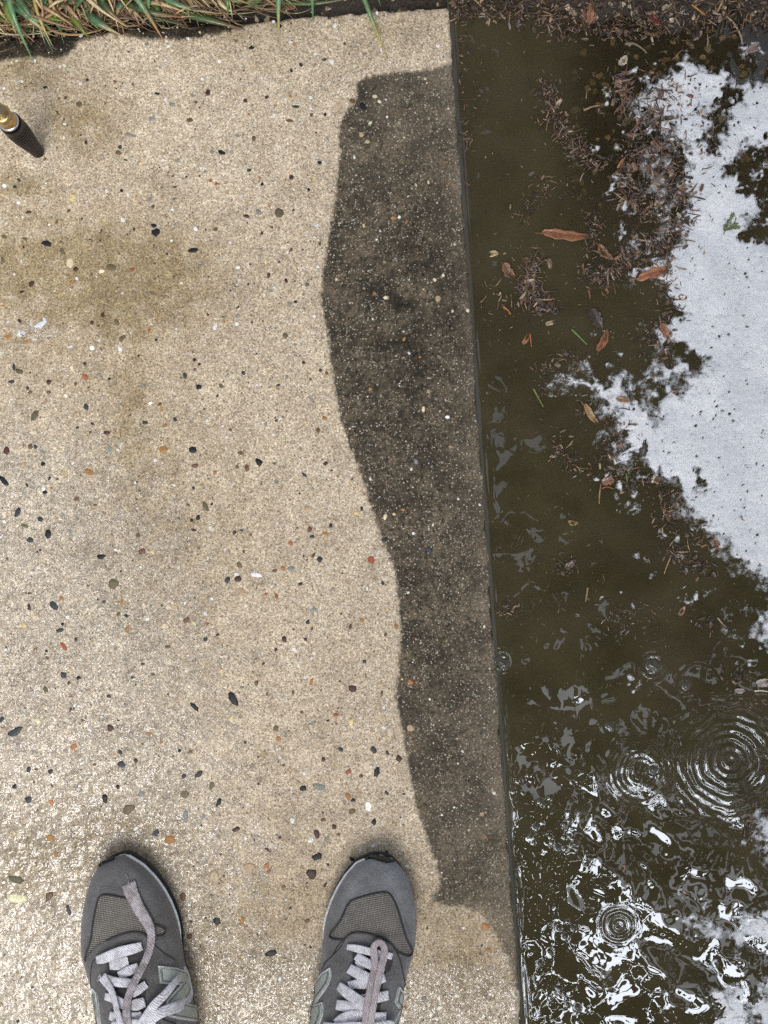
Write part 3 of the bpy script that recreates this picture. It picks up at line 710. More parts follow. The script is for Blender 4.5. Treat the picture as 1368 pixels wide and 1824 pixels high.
make_foam('foam_film', thin, 0.0009, 9.0, lambda d: (0.18 + 0.55 * smooth(0, 30, d) * (0.7 + .6 * fbm(px / 18, py / 18, 99, 3))) * (1 - .42 * smooth(700, 500, py)), 'thin greyish soap film in patches below the thick white foam')
make_foam('foam_flecks', np.where(ff > 4, -99, spots), 0.0014, 4.0, lambda d: 0.22 + 0.5 * smooth(0, 7, d), 'small white foam flecks scattered among the floating debris')
# ---------------------------------------------------------------- leaves, twigs, litter
def leaf_material():
    k = N('dead_leaf')
    c = k.attr('Col', True)
    c = k.mix(1.0, c, k.ramp(k.noise(140, 5, 0.7), [(0.25, 0.45), (0.5, 1.0), (0.75, 1.45)]), 'MULTIPLY')
    c = k.mix(k.map(k.noise(420, 4, 0.7), 0.60, 0.72), c, (0.035, 0.022, 0.014))
    return k.end(k.pbr(Base__Color=c, Roughness=0.33, IOR=1.45, Coat__Weight=0.35, Coat__Roughness=0.08, Normal=k.bump(k.noise(380, 4, 0.65), 0.0007, 1.0)))
M_LEAF = leaf_material()
def twig_material():
    k = N('wet_twig')
    c = k.attr('Col', True)
    c = k.mix(1.0, c, k.ramp(k.noise(500, 4, 0.7), [(0.25, 0.5), (0.5, 1.0), (0.75, 1.5)]), 'MULTIPLY')
    return k.end(k.pbr(Base__Color=c, Roughness=0.4, IOR=1.45))
M_TWIG = twig_material()

def leaf_geo(mb, c, L, Wd, ang, col, r, curl=0.25, bend=0.0, taper=0.75, notch=0.13, lift=0.0):
    """one leaf lying at c: length L, width Wd in metres, ang in degrees seen as in the photograph"""
    n = 15; m = 7
    ca, sa = math.cos(R(ang)), math.sin(R(ang))
    vs, fs, cs = [], [], []
    ph = r.random() * 9
    for i in range(n):
        t = i / (n - 1)
        wdt = (math.sin(math.pi * min(1, t ** taper)) ** 0.62) * Wd / 2 * (1 + notch * math.sin(t * 23 + ph) + notch * r.uniform(-1, 1)) + 0.00015
        cx = (t - .5) * L; cy = bend * L * (4 * (t - .5) ** 2 - .5) + 0.02 * L * math.sin(5 * t + ph)
        for j in range(m):
            u = j / (m - 1) * 2 - 1
            x, y = cx, cy + u * wdt
            z = lift + curl * wdt * u * u + 0.0012 * math.sin(4.2 * t + ph) * .6 + 0.0004 * math.sin(9 * u + 11 * t + ph) + 0.0007 - abs(u) ** .5 * 0.0003
            vs.append((c[0] + x * ca - y * sa, c[1] + x * sa + y * ca, c[2] + z))
            f = 0.82 + 0.3 * abs(u) + 0.1 * math.sin(t * 17 + ph) if j != m // 2 else 0.62
            cs.append(jit(r, col, .88 * f, 1.12 * f, .02))
    for i in range(n - 1):
        for j in range(m - 1):
            a = i * m + j
            fs.append((a, a + m, a + m + 1, a + 1))
    # underside, so that the leaf has a thickness
    b = len(vs)
    vs += [(x, y, z - 0.00035) for x, y, z in vs]; cs += [[v * .7 for v in q] for q in cs]
    fs += [tuple(q + b for q in reversed(g)) for g in fs]
    for i in range(n - 1):
        for j in (0, m - 1):
            a, d = i * m + j, (i + 1) * m + j
            fs.append((a, d, d + b, a + b) if j else (d, a, a + b, d + b))
    mb.add(vs, fs, cs)

RUST, ORNG, BRWN, TAN, DARK, YEL, CREAM, GRN = (0.30, 0.105, 0.040), (0.40, 0.16, 0.05), (0.17, 0.085, 0.042), (0.40, 0.24, 0.11), (0.045, 0.030, 0.022), (0.48, 0.36, 0.15), (0.62, 0.55, 0.44), (0.13, 0.20, 0.05)
LEAVES = [
    (1008,418,94,19,-3,(0.30,0.115,0.045),.25,.06,'long rust brown leaf afloat near the top of the dark water','leaf'),
    (1178,487,98,17,12,(0.42,0.165,0.075),.2,-.04,'long pointed orange leaf reaching onto the left rim of the white foam','leaf'),
    (1078,450,42,14,-48,(0.26,0.12,0.05),.4,.1,'brown leaf just below the long rust brown one, slanting down right','leaf'),
    (906,483,38,17,-52,(0.24,0.105,0.045),.5,.08,'curled brown leaf left of the shiny debris heap','leaf'),
    (879,452,20,11,4,(0.55,0.42,0.20),.3,0,'small pale yellow leaf closest to the path edge','leaf'),
    (1074,606,48,13,66,(0.32,0.125,0.05),.35,.05,'rust leaf standing on end below the dark shiny curled leaf','leaf'),
    (1053,738,48,11,-52,(0.42,0.25,0.10),.5,.08,'tan leaf curled into a strip left of the foam arm','leaf'),
    (937,604,24,8,62,(0.42,0.19,0.07),.5,0,'small orange leaf upright below the shiny debris heap','leaf'),
    (981,575,22,8,22,(0.56,0.42,0.25),.4,0,'small cream coloured leaf flake above the thin green blade','leaf'),
    (1062,568,44,20,-58,(0.06,0.042,0.028),.6,.05,'dark shiny curled leaf with a wet white glint','leaf'),
    (1148,797,36,19,80,(0.05,0.032,0.026),-.4,.05,'dark brown seed pod half sunk in the lower rim of the foam','seed pod'),
    (1300,396,40,16,60,(0.16,0.20,0.07),.35,.1,'torn green leaf lying on the white foam','leaf'),
    (1312,402,30,11,20,(0.20,0.24,0.11),.35,.1,'pale green leaf scrap beside the torn green leaf on the foam','leaf'),
    (1188,914,22,10,-55,(0.44,0.21,0.08),.3,0,'orange leaf piece near the bottom left rim of the foam','leaf'),
    (1021,931,20,8,-12,(0.42,0.27,0.10),.3,.1,'yellow brown leaf scrap alone on the open brown water','leaf'),
    (1276,968,34,10,-62,(0.30,0.16,0.08),.5,.12,'curled tan leaf on the lowest rim of the thick foam','leaf'),
    (1083,857,26,14,10,(0.34,0.16,0.09),.4,0,'reddish brown leaf knot below the foam spur','leaf'),
    (1110,712,28,9,-8,(0.40,0.20,0.09),.5,.06,'orange brown leaf lying across the foam arm','leaf'),
    (1016,1005,28,11,38,(0.10,0.055,0.035),.3,.05,'dark bark flake afloat on the open brown water','bark'),
    (1184,590,34,12,-66,(0.40,0.17,0.085),.5,.08,'orange red leaf folded over at the foam rim','leaf'),
    (1216,530,18,10,-10,(0.30,0.15,0.07),.4,0,'small brown leaf on the foam just below the long pointed leaf','leaf'),
    (1078,520,15,12,40,(0.44,0.22,0.08),.1,0,'small orange square leaf piece under the long pointed leaf','leaf'),
    (1166,34,26,12,-40,(0.20,0.035,0.03),.3,0,'dark red leaf lying on the debris bank','leaf'),
    (1052,20,50,11,82,(0.34,0.16,0.08),.4,.05,'orange brown leaf stuck upright in the debris bank','leaf'),
    (1050,28,34,20,-60,(0.30,0.12,0.09),.4,.08,'pinkish brown leaf pressed flat on the debris bank','leaf'),
    (505,10,50,20,-10,(0.30,0.14,0.09),.45,.05,'reddish brown leaf in the gap behind the path end','leaf'),
    (1342,86,32,13,35,(0.34,0.25,0.20),.6,.05,'pale curled leaf on dark water at the top of the foam','leaf'),
    (1110,108,24,13,50,(0.56,0.48,0.36),.5,.05,'cream white petal standing on its edge above the debris tangle','petal'),
    (1320,925,14,6,80,(0.42,0.22,0.14),.3,0,'tiny orange leaf scrap sunk in the lower foam','leaf'),
    (1215,1088,22,8,55,(0.40,0.20,0.13),.4,0,'reddish leaf scrap between foam flecks below the thick foam','leaf'),
    (1200,700,16,9,30,(0.30,0.13,0.08),.4,0,'rust leaf bit in the middle of the foam channel','leaf'),
    (1046,1030,0,0,0,BRWN,0,0,'',''),
    (1360,1215,30,14,15,(0.52,0.44,0.38),.5,.05,'pale pinkish leaf in foam flecks above the big rain rings','leaf'),
    (1318,1230,22,9,5,(0.46,0.38,0.34),.5,.05,'greyish leaf beside a short straw above the big rain rings','leaf'),
    (1110,1545,12,9,30,(0.36,0.15,0.10),.4,0,'reddish leaf crumb among the sky reflections','leaf')]
r = random.Random(31)
def surf_z(px, py, off=0.0):
    a = np.array([float(px)]), np.array([float(py)])
    f_ = float(foam_field(*a)[0])
    return ZW + (0.0034 * (1 - math.exp(-max(f_, 0) / 7))) + off
def bank_z(px, py):
    return float(bed_z(np.array([float(px)]), np.array([float(py)]))[0])
for (x, y, L, Wd, a, col, curl, bend, lab, cat) in LEAVES:
    if not L: continue
    z = max(surf_z(x, y), bank_z(x, y) + .004)
    c = P(x, y, z)
    e = thing('seed_pod' if cat == 'seed pod' else 'bark_flake' if cat == 'bark' else 'petal' if cat == 'petal' else 'fallen_leaf', c)
    mb = MB(); leaf_geo(mb, (c.x, c.y, c.z - .0002), L * PX * .93, Wd * PX * 1.0, a, [v * .85 for v in col], r, curl, bend)
    o = mb.build('leaf_blade' if cat == 'leaf' else 'shell' if cat == 'seed pod' else 'body', M_LEAF, e)
    mb = MB()
    ca, sa = math.cos(R(a)), math.sin(R(a)); l2 = L * PX / 2
    mb.tube([(c.x - ca * l2 * q + sa * .0004 * q, c.y - sa * l2 * q, c.z + .0009 + .0002 * math.sin(q * 5)) for q in (1.22, 1.1, .95, .5, 0, -.5, -.85)], [.0004, .0005, .0005, .0004, .0004, .0003, .0002], 5, [v * .75 for v in col])
    if cat == 'leaf' and L > 30: mb.build('midrib', M_LEAF, e)
    tag(e, lab, cat, 'leaves floating on the puddle' if cat == 'leaf' else None)

TWIGS = [  # px points, width px, colour, label, name
    ([(1018,586),(1032,600),(1046,614)],4,GRN,'thin green blade floating left of the upright rust leaf','grass_clipping'),
    ([(950,692),(957,705),(968,725)],4,(0.14,0.17,0.05),'thin green blade floating alone near the path edge','grass_clipping'),
    ([(1070,862),(1068,880),(1067,897)],3,TAN,'straight straw stalk hanging below the reddish leaf knot','straw'),
    ([(1194,993),(1188,1008),(1183,1022)],3,TAN,'slanting straw below the lowest curled leaf','straw'),
    ([(1047,1046),(1045,1060),(1043,1072)],3.5,(0.3,0.2,0.09),'short upright straw in open brown water','straw'),
    ([(896,546),(904,552),(910,560)],3.5,ORNG,'orange needle afloat left of the small upright leaf','needle'),
    ([(944,594),(945,604),(947,618)],3.5,RUST,'rust needle standing beside the small upright leaf','needle'),
    ([(1072,870),(1082,867),(1093,871)],3,RUST,'thin curved rust stem beside the reddish leaf knot','stem'),
    ([(1040,196),(1055,190),(1068,188)],4,(0.3,0.2,0.12),'pale twig beside the brown debris clump','twig'),
    ([(1113,78),(1130,78),(1146,88),(1152,95)],5,(0.2,0.15,0.08),'bent pale twig below the debris bank','twig'),
    ([(1100,300),(1105,290),(1110,283)],5,ORNG,'short orange stalk below the tangled debris','stalk'),
    ([(1048,516),(1050,523),(1051,532)],5,BRWN,'brown stub of twig above the dark shiny leaf','twig'),
    ([(1115,842),(1117,855),(1116,868)],3,(0.16,0.2,0.07),'green stalk at the foot of the foam spur','stalk'),
    ([(1255,26),(1240,14),(1232,8)],5,(0.42,0.2,0.04),'bright orange stalk on the debris bank','stalk'),
    ([(1278,20),(1286,4),(1290,-8)],4,TAN,'pale bent straw at the top of the debris bank','straw'),
    ([(1270,22),(1300,34),(1318,60),(1322,78)],5,(0.36,0.27,0.2),'long pale stem trailing from the debris bank to the foam','stem'),
    ([(1160,300),(1168,330),(1172,348)],4,(.3,.2,.14),'brown stem in the tangle beside the foam','stem'),
    ([(1344,1231),(1356,1230),(1368,1232)],3.5,CREAM,'short pale straw at the right edge above the big rain rings','straw'),
    ([(1046,1046),(1049,1060),(1055,1052)],0,TAN,'',''),
    ([(910,655),(930,648),(950,650)],0,DARK,'',''),
    ([(1305,1196),(1320,1205),(1328,1190),(1322,1215)],2.5,DARK,'forked dark twig above the big rain rings','twig'),
    ([(1278,1100),(1286,1110),(1294,1117)],3,(.35,.24,.16),'tan straw on thin soap film','straw')]
for pts, wd, col, lab, nm in TWIGS:
    if not wd: continue
    cp = curve_pts([(x, y) for x, y in pts], 12)
    mb = MB()
    m3 = []
    for i, (x, y) in enumerate(cp):
        m3.append(P(x, y, max(surf_z(x, y), bank_z(x, y) + .003) + 0.0008 + 0.0005 * math.sin(i * .7)))
    base = m3[0].copy()
    rad = [wd * PX / 2 * (1.0 - 0.4 * i / 11) * r.uniform(.85, 1.1) for i in range(12)]
    mb.tube(m3, rad, 6, col, flat=.55 if nm == 'grass_clipping' else 1)
    o = mesh(nm, [v - base for v in map(Vector, mb.v)], mb.f, M_TWIG, None, True, mb.c)
    o.location = base
    tag(o, lab, nm.replace('_', ' '), 'stalks and twigs floating on the puddle')

# ---- crumbs of bark, petals, needles: nobody could count them
def frag(mb, px, py, z, size, r, pal, tilt=.5):
    c = P(px, py, z); kind = r.random(); col = jit(r, r.choice(pal), .55, 1.25, .05)
    a = r.uniform(0, 360); L = size * PX
    if kind < .58:       # needle or fibre, bent
        ca, sa = math.cos(R(a)), math.sin(R(a)); b = r.uniform(-.35, .35)
        LL = L * r.uniform(1.0, 2.2)
        pts = [(c.x + ca * LL * (t - .5) - sa * b * LL * (t * t - t), c.y + sa * LL * (t - .5) + ca * b * LL * (t * t - t), c.z + r.uniform(0, .0008) + tilt * .002 * t) for t in (0, .33, .66, 1)]
        mb.tube(pts, [L * .06 + .0002, L * .07 + .00025, L * .06 + .0002, .00015], 4, col)
    elif kind < .93:    # curled flake
        n = 4; m = 3; vs = []; cs = []
        Wd = L * r.uniform(.25, .6); cur = r.uniform(-.9, .9); tw = r.uniform(-.5, .5); ph = r.random() * 6
        ca, sa = math.cos(R(a)), math.sin(R(a))
        for i in range(n):
            t = i / (n - 1) - .5
            ww = Wd * (.35 + .65 * math.sin(math.pi * (i + .6) / n)) * r.uniform(.7, 1.2)
            for j in range(m):
                u = j - 1
                x, y = t * L + u * tw * ww * .3, u * ww / 2
                zz = cur * ww * .5 * u * u + tilt * t * L * .5 * math.sin(ph) + .0004 + abs(cur) * ww * .2
                vs.append((c.x + x * ca - y * sa, c.y + x * sa + y * ca, c.z + zz)); cs.append(jit(r, col, .8, 1.2, .02))
        fs = [(i * m + j, (i + 1) * m + j, (i + 1) * m + j + 1, i * m + j + 1) for i in range(n - 1) for j in range(m - 1)]
        mb.add(vs, fs, cs)
    else:               # bud or seed
        n = 6; vs = []; ca, sa = math.cos(R(a)), math.sin(R(a)); fs = []
        for i, (t, q) in enumerate(((-.5, .08), (-.25, .3), (.1, .36), (.4, .2), (.5, .05))):
            for k in range(n):
                b = 2 * math.pi * k / n
                x, y = t * L, math.cos(b) * q * L * .7
                vs.append((c.x + x * ca - y * sa, c.y + x * sa + y * ca, c.z + .0005 + math.sin(b) * q * L * .6))
        for i in range(4):
            for k in range(n): fs.append((i * n + k, i * n + (k + 1) % n, (i + 1) * n + (k + 1) % n, (i + 1) * n + k))
        mb.add(vs, fs, col)
PAL = [(0.17, 0.092, 0.052), (0.11, 0.063, 0.038), (0.065, 0.042, 0.028), (0.22, 0.125, 0.065), (0.30, 0.20, 0.11), (0.12, 0.070, 0.048), (0.045, 0.032, 0.024), (0.035, 0.026, 0.02), (0.085, 0.055, 0.035), (0.15, 0.085, 0.055)]
PALP = PAL + [(0.34, 0.25, 0.17), (0.22, 0.13, 0.09)]
mb = MB(); r = random.Random(77)
LINES = [  # polyline, spread px, count, size range, height above water
    ([(975,150),(985,200),(1010,240),(1030,270),(1065,290)],12,240,3,12),
    ([(1180,150),(1165,200),(1150,250),(1180,300),(1200,345),(1195,400)],24,420,3,13),
    ([(1200,150),(1230,190),(1250,240),(1290,300)],26,110,2,8),
    ([(1105,130),(1108,165),(1112,190)],9,80,3,13),
    ([(1190,260),(1150,275),(1118,300),(1110,340),(1135,365),(1180,375)],11,230,3,12),
    ([(1205,300),(1215,380),(1195,430),(1150,440),(1110,460),(1090,500)],15,260,3,13),
    ([(1195,440),(1180,500),(1195,560),(1160,600),(1180,640)],16,150,3,11),
    ([(955,455),(950,490),(940,520),(962,535),(978,545)],10,210,4,14),
    ([(1040,390),(1070,400),(1050,430),(1045,480),(1052,500)],9,90,3,10),
    ([(1120,470),(1080,490),(1060,500)],8,50,3,8),
    ([(970,660),(1010,640),(1040,650)],12,40,3,9),
    ([(970,690),(990,680),(1080,740),(1110,770),(1085,820),(1120,850)],16,120,3,10),
    ([(990,780),(1000,800),(1010,830),(1060,850)],14,70,3,10),
    ([(1130,850),(1170,870),(1200,900),(1190,930),(1240,950),(1270,980)],14,130,3,12),
    ([(1190,965),(1215,985),(1235,1005),(1260,1020)],9,70,3,11),
    ([(1000,330),(960,350),(935,380)],14,60,3,9),
    ([(940,540),(900,540),(880,490)],16,40,3,9),
    ([(890,1085),(905,1090),(920,1088)],8,30,2,6), ([(1000,1005),(1015,1010)],10,25,2,8), ([(1060,1090),(1120,1100),(1180,1100)],18,50,2,6),
    ([(1230,1105),(1260,1110),(1300,1110)],10,30,2,8), ([(820,60),(822,170),(835,260)],7,70,2,9), ([(845,560),(850,760),(860,780)],5,22,2,6),
    ([(1060,1520),(1090,1480),(1110,1440)],10,24,2,6), ([(1300,1190),(1330,1230)],16,24,2,8), ([(1330,1500),(1350,1440)],14,30,3,8),
    ([(1010,1360),(1040,1350)],10,8,2,5), ([(905,470),(930,470)],14,24,2,7)]
for pl, sp, cnt, a, b in LINES:
    pts = curve_pts(pl, 60) if len(pl) > 1 else pl
    for _ in range(int(cnt * 1.5)):
        x, y = r.choice(pts); x += r.gauss(0, sp); y += r.gauss(0, sp)
        if x < edge_px(y) + 8: continue
        frag(mb, x, y, surf_z(x, y, r.uniform(-.0006, .0016)), a + (b * 1.3 - a) * r.random() ** 2.4, r, PALP)
for _ in range(1900):        # specks all over the open water
    x, y = r.uniform(830, 1380), r.uniform(60, 1830) ** 1.0
    if r.random() < smooth(300, 1500, y) * .6 or x < edge_px(y) + 6: continue
    if float(foam_field(np.array([x]), np.array([y]))[0]) > 0 and r.random() < .7: continue
    frag(mb, x, y, surf_z(x, y, -.0001), r.uniform(1.2, 4.5) if r.random() < .85 else r.uniform(4, 8), r, PALP, .1)
o = mb.build('floating_debris', M_LEAF); tag(o, 'rafts and crumbs of bark, petals and needles floating on the puddle', 'debris', None, 'stuff')
mb = MB()
for _ in range(3600):
    x = r.uniform(790, 1480); y = r.uniform(-75, 34 + 34 * float(smooth(880, 1000, x)) - 18 * float(smooth(1220, 1300, x)))
    y += r.gauss(0, 7)
    if x < edge_px(y) + 4: continue
    frag(mb, x, y, max(ZW, bank_z(x, y)) + r.uniform(0, .004), 3 + 12 * r.random() ** 2.2, r, PALP[:11], 1)
o = mb.build('leaf_litter', M_LEAF); tag(o, 'bank of brown leaf litter and broken petals at the top of the puddle', 'leaf litter', None, 'stuff')

# ---------------------------------------------------------------- grass hanging over the end of the path
def grass_material():
    k = N('grass_blade')
    c = k.attr('Col', True)
    c = k.mix(1.0, c, k.ramp(k.noise(260, 4, 0.7), [(0.25, 0.6), (0.5, 1.0), (0.75, 1.3)]), 'MULTIPLY')
    return k.end(k.pbr(Base__Color=c, Roughness=0.30, IOR=1.45, Coat__Weight=0.25, Coat__Roughness=0.1))
M_GRASS = grass_material()
GREENS = [(0.085, 0.16, 0.035), (0.11, 0.20, 0.05), (0.06, 0.12, 0.03), (0.18, 0.24, 0.04), (0.10, 0.19, 0.08)]
STRAWS = [(0.34, 0.22, 0.10), (0.42, 0.30, 0.15), (0.25, 0.145, 0.07), (0.30, 0.17, 0.10), (0.16, 0.09, 0.05), (0.46, 0.38, 0.2)]
def blade_geo(mb, pts, wd, col, tip=None, fold=.35):
    """pts 3-D, wd in metres; a folded, tapering blade with two faces"""
    n = len(pts); vs = []; cs = []; fs = []
    for i, p in enumerate(pts):
        p = Vector(p); t = i / (n - 1)
        d = (Vector(pts[min(i + 1, n - 1)]) - Vector(pts[max(i - 1, 0)])).normalized()
        sd = d.cross(Vector((0, 0, 1)))
        sd = sd.normalized() if sd.length > 1e-4 else Vector((1, 0, 0))
        up = sd.cross(d)
        ww = wd / 2 * (0.75 + .25 * math.sin(math.pi * min(1, t * 1.2))) * (1 - max(0, t - .55) ** 1.5 / .45 ** 1.5 * .92)
        cc = col if tip is None else [a + (b - a) * min(1, max(0, (t - .6) / .3)) for a, b in zip(col, tip)]
        vs += [p - sd * ww, p - up * ww * fold, p + sd * ww, p - up * (ww * fold + .0004)]
        cs += [cc, [v * 1.2 for v in cc], cc, [v * .6 for v in cc]]
    for i in range(n - 1):
        a, b = i * 4, i * 4 + 4
        fs += [(a, a + 1, b + 1, b), (a + 1, a + 2, b + 2, b + 1), (a + 2, a + 3, b + 3, b + 2), (a + 3, a, b, b + 3)]
    mb.add(vs, fs, cs)
def blade_path(x0, y0, x1, y1, h0, hm, bow, r, z1=.0012, n=12):
    """from the root at (x0,y0) over an arch to the tip at (x1,y1), pixels on the ground"""
    a, b = P(x0, y0), P(x1, y1)
    out = []
    nx, ny = -(b.y - a.y), (b.x - a.x)
    for i in range(n):
        t = i / (n - 1)
        z = h0 * (1 - t) + z1 * t + hm * 4 * t * (1 - t) * (1.15 - .3 * t)
        q = a.lerp(b, t)
        out.append((q.x + nx * bow * math.sin(math.pi * t), q.y + ny * bow * math.sin(math.pi * t), z))
    return out
mb = MB(); r = random.Random(13)
for i in range(900):
    x0 = r.uniform(-190, 300) if r.random() < .86 else r.uniform(300, 500)
    y0 = r.uniform(-150, 12)
    lim = 84 - 0.09 * x0 if x0 < 400 else 30
    dirx = r.gauss(40, 70)
    x1 = x0 + dirx; y1 = min(y0 + r.uniform(30, 150), lim + r.gauss(0, 9) - r.random() ** .6 * 45)
    if x0 > 430: y1 = min(y1, 8)
    green = r.random() < (.30 if x0 < 260 else .14)
    col = jit(r, r.choice(GREENS if green else STRAWS), .3, 1.25, .05)
    wd = r.uniform(6, 16) if green else r.uniform(2, 9)
    blade_geo(mb, blade_path(x0, y0, x1, y1, -.01 + r.random() * .012, r.uniform(.002, .02), r.uniform(-.22, .22), r, .001 + r.random() * .010), wd * PX, col, r.choice(STRAWS) if green and r.random() < .5 else None)
for i in range(800):
    x0 = r.uniform(-150, 300) if r.random() < .75 else r.uniform(250, 500); y0 = r.uniform(-60, 62 - .08 * x0)
    a = r.uniform(-.6, .9); L = r.uniform(25, 90)
    blade_geo(mb, blade_path(x0, y0, x0 + L * math.cos(a), y0 + L * math.sin(a) * .5, .002, r.uniform(.0, .008), r.uniform(-.3, .3), r), r.uniform(1.2, 3) * PX, jit(r, r.choice(STRAWS), .35, .9, .05))
o = mb.build('grass', M_GRASS); tag(o, 'matted green and straw coloured grass behind the end of the path', 'grass', None, 'stuff')
BL = [  # root, tip, width px, colours, arch, bow, label
    ((18,-40),(62,113),10,(0.12,0.23,0.10),None,.030,-.03,'long green grass blade hanging furthest left over the path'),
    ((-20,-30),(95,92),9,(0.11,0.20,0.09),None,.012,.10,'bent green blade pressed to the dark soil at the far left'),
    ((205,-40),(292,74),11,(0.12,0.21,0.10),(0.40,0.20,0.07),.024,.03,'green blade with a withered brown tip lying on the pale concrete'),
    ((275,-45),(268,45),10,(0.10,0.22,0.08),None,.030,.02,'short upright green blade right of the withered tip'),
    ((300,-30),(362,26),9,(0.20,0.30,0.04),(0.45,0.42,0.10),.015,.05,'yellow green blade pointing right over the dark soil'),
    ((512,-50),(498,72),10,(0.11,0.23,0.10),(0.40,0.35,0.12),.030,-.03,'green blade with a yellow tip left of centre at the top'),
    ((554,-50),(558,42),10,(0.10,0.21,0.09),None,.030,.02,'short green blade at the top beside the yellow tipped one'),
    ((628,-50),(690,106),8,(0.13,0.22,0.09),(0.46,0.36,0.06),.026,-.03,'long thin blade with yellow spotted end reaching over the path corner'),
    ((655,-20),(678,12),7,(0.10,0.2,0.06),None,.012,.05,'short green blade behind the path end'),
    ((805,-12),(858,14),5,(0.14,0.22,0.08),(0.4,0.3,0.12),.010,.04,'small green blade by the corner of the path and the litter'),
    ((62,-20),(97,88),6,(0.42,0.31,0.10),None,.016,-.04,'yellow straw blade between the two left green blades')]
for (a, b, wd, col, tip, arch, bow, lab) in BL:
    pts = blade_path(a[0], a[1], b[0], b[1], .004, arch, bow, r, .0015, 18)
    mb = MB(); blade_geo(mb, [Vector(p) - Vector(pts[0]) for p in pts], wd * PX, col, tip)
    o = mb.build('overhanging_grass', M_GRASS); o['kind'] = 'thing'; o.location = pts[0]
    tag(o, lab, 'grass blade', 'grass blades hanging over the path')
# ---------------------------------------------------------------- the pole standing on the path
def metal(name, col, rough, metallic=1.0, bump=0.0, bs=300):
    k = N(name)
    c = k.mix(k.map(k.noise(180, 4, 0.7), 0.3, 0.7), [v * .75 for v in col], col)
    kw = {}
    if bump: kw['Normal'] = k.bump(k.noise(bs, 3), bump, 1.0)
    return k.end(k.pbr(Base__Color=c, Roughness=rough, Metallic=metallic, **kw))
M_RUBBER = metal('black_rubber', (0.004, 0.004, 0.006), 0.30, 0.0, 0.00008, 900)
for nd in M_RUBBER.node_tree.nodes:
    if nd.type == 'BSDF_PRINCIPLED': nd.inputs['Specular IOR Level'].default_value = 0.12
M_BRASS = metal('brass', (0.62, 0.42, 0.17), 0.26)
M_STEEL = metal('steel_washer', (0.62, 0.62, 0.62), 0.22)
M_POLE = metal('beige_lacquer', (0.36, 0.31, 0.20), 0.32, 0.0, 0.0002, 200)
def lathe(mb, prof, c, seg=40):
    vs, fs = [], []
    for rr, z in prof:
        for k in range(seg):
            a = 2 * math.pi * k / seg
            vs.append((c.x + rr * math.cos(a), c.y + rr * math.sin(a), c.z + z))
    n = len(prof)
    for i in range(n - 1):
        for k in range(seg):
            fs.append((i * seg + k, i * seg + (k + 1) % seg, (i + 1) * seg + (k + 1) % seg, (i + 1) * seg + k))
    fs.append(tuple(reversed(range(seg)))); fs.append(tuple((n - 1) * seg + k for k in range(seg)))
    mb.add(vs, fs)
pc = P(69, 272, 0.0)
pole = thing('pole', pc)
prof = []; PZ = 1.2
for i in range(96):
    t = i / 95; z = 0.0006 + t * 0.092
    rr = 0.0064 + 0.0040 * smooth(0, 0.75, t) + 0.0004 * math.sin(t * 3.1)
    rib = (z % 0.0052) / 0.0052
    rr -= 0.0008 * float(np.exp(-((rib - .5) / .16) ** 2)) * float(smooth(.98, .80, t))
    if t < .03: rr -= (0.03 - t) * .04
    if t > .97: rr -= (t - .97) * .06
    prof.append((rr, z))
mb = MB(); lathe(mb, [(0.004, 0.0004)] + prof + [(0.0075, 0.0925)], pc); mb.v = [(x, y, z * PZ) for x, y, z in mb.v]; mb.build('rubber_foot', M_RUBBER, pole)
mb = MB(); lathe(mb, [(0.0070, .0925), (0.0092, .0926), (0.0095, .0936), (0.0092, .0948), (0.0070, .0949)], pc); mb.v = [(x, y, z * PZ) for x, y, z in mb.v]; mb.build('washer', M_STEEL, pole)
mb = MB(); lathe(mb, [(0.006, .095), (0.0080, .0951), (0.0083, .0958), (0.0083, .0972), (0.0078, .098), (0.0078, .112), (0.0083, .1128), (0.0084, .1142), (0.0080, .1150), (0.006, .1151)], pc); mb.v = [(x, y, z * PZ) for x, y, z in mb.v]; mb.build('collar', M_BRASS, pole)
mb = MB(); lathe(mb, [(0.0062, .1151 * PZ), (0.0062, 1.20), (0.0058, 1.204), (0.003, 1.205)], pc); mb.build('shaft', M_POLE, pole)
tag(pole, 'upright beige pole with brass collar and ribbed black foot standing on the pale concrete', 'pole')

# ---------------------------------------------------------------- shoes
def suede(name, a, b, toe, rough=0.85):
    k = N(name)
    o = k.obj()
    yy = k.n('SeparateXYZ', Vector=o).outputs
    n = k.noise(60, 4, 0.65); fine = k.noise(900, 3, 0.7)
    c = k.mix(k.map(n, 0.3, 0.7), a, b)
    worn = k.math('MULTIPLY', k.map(yy[1], -0.075, -0.02), k.map(k.noise(28, 3, 0.6), 0.3, 0.65, .35, 1))
    c = k.mix(worn, c, toe)
    c = k.mix(1.0, c, k.ramp(fine, [(0.28, 0.62), (0.5, 1.0), (0.72, 1.35)]), 'MULTIPLY')
    c = k.mix(k.map(k.noise(330, 4, 0.75), 0.70, 0.76), c, (0.02, 0.018, 0.016))
    h = k.math('ADD', fine, k.math('ADD', k.math('MULTIPLY', k.noise(120, 4, 0.6), 1.6), k.math('MULTIPLY', k.noise(38, 3, 0.6), 5.0)))
    return k.end(k.pbr(Base__Color=c, Roughness=rough, IOR=1.4, Sheen__Weight=0.25, Sheen__Roughness=0.5, Normal=k.bump(h, 0.0006, 1.0)))
M_SUEDE_R = suede('grey_suede_dry', (0.105, 0.101, 0.098), (0.150, 0.147, 0.145), (0.225, 0.236, 0.246))
M_SUEDE_L = suede('grey_suede_damp', (0.090, 0.084, 0.080), (0.130, 0.124, 0.121), (0.128, 0.128, 0.132), 0.7)
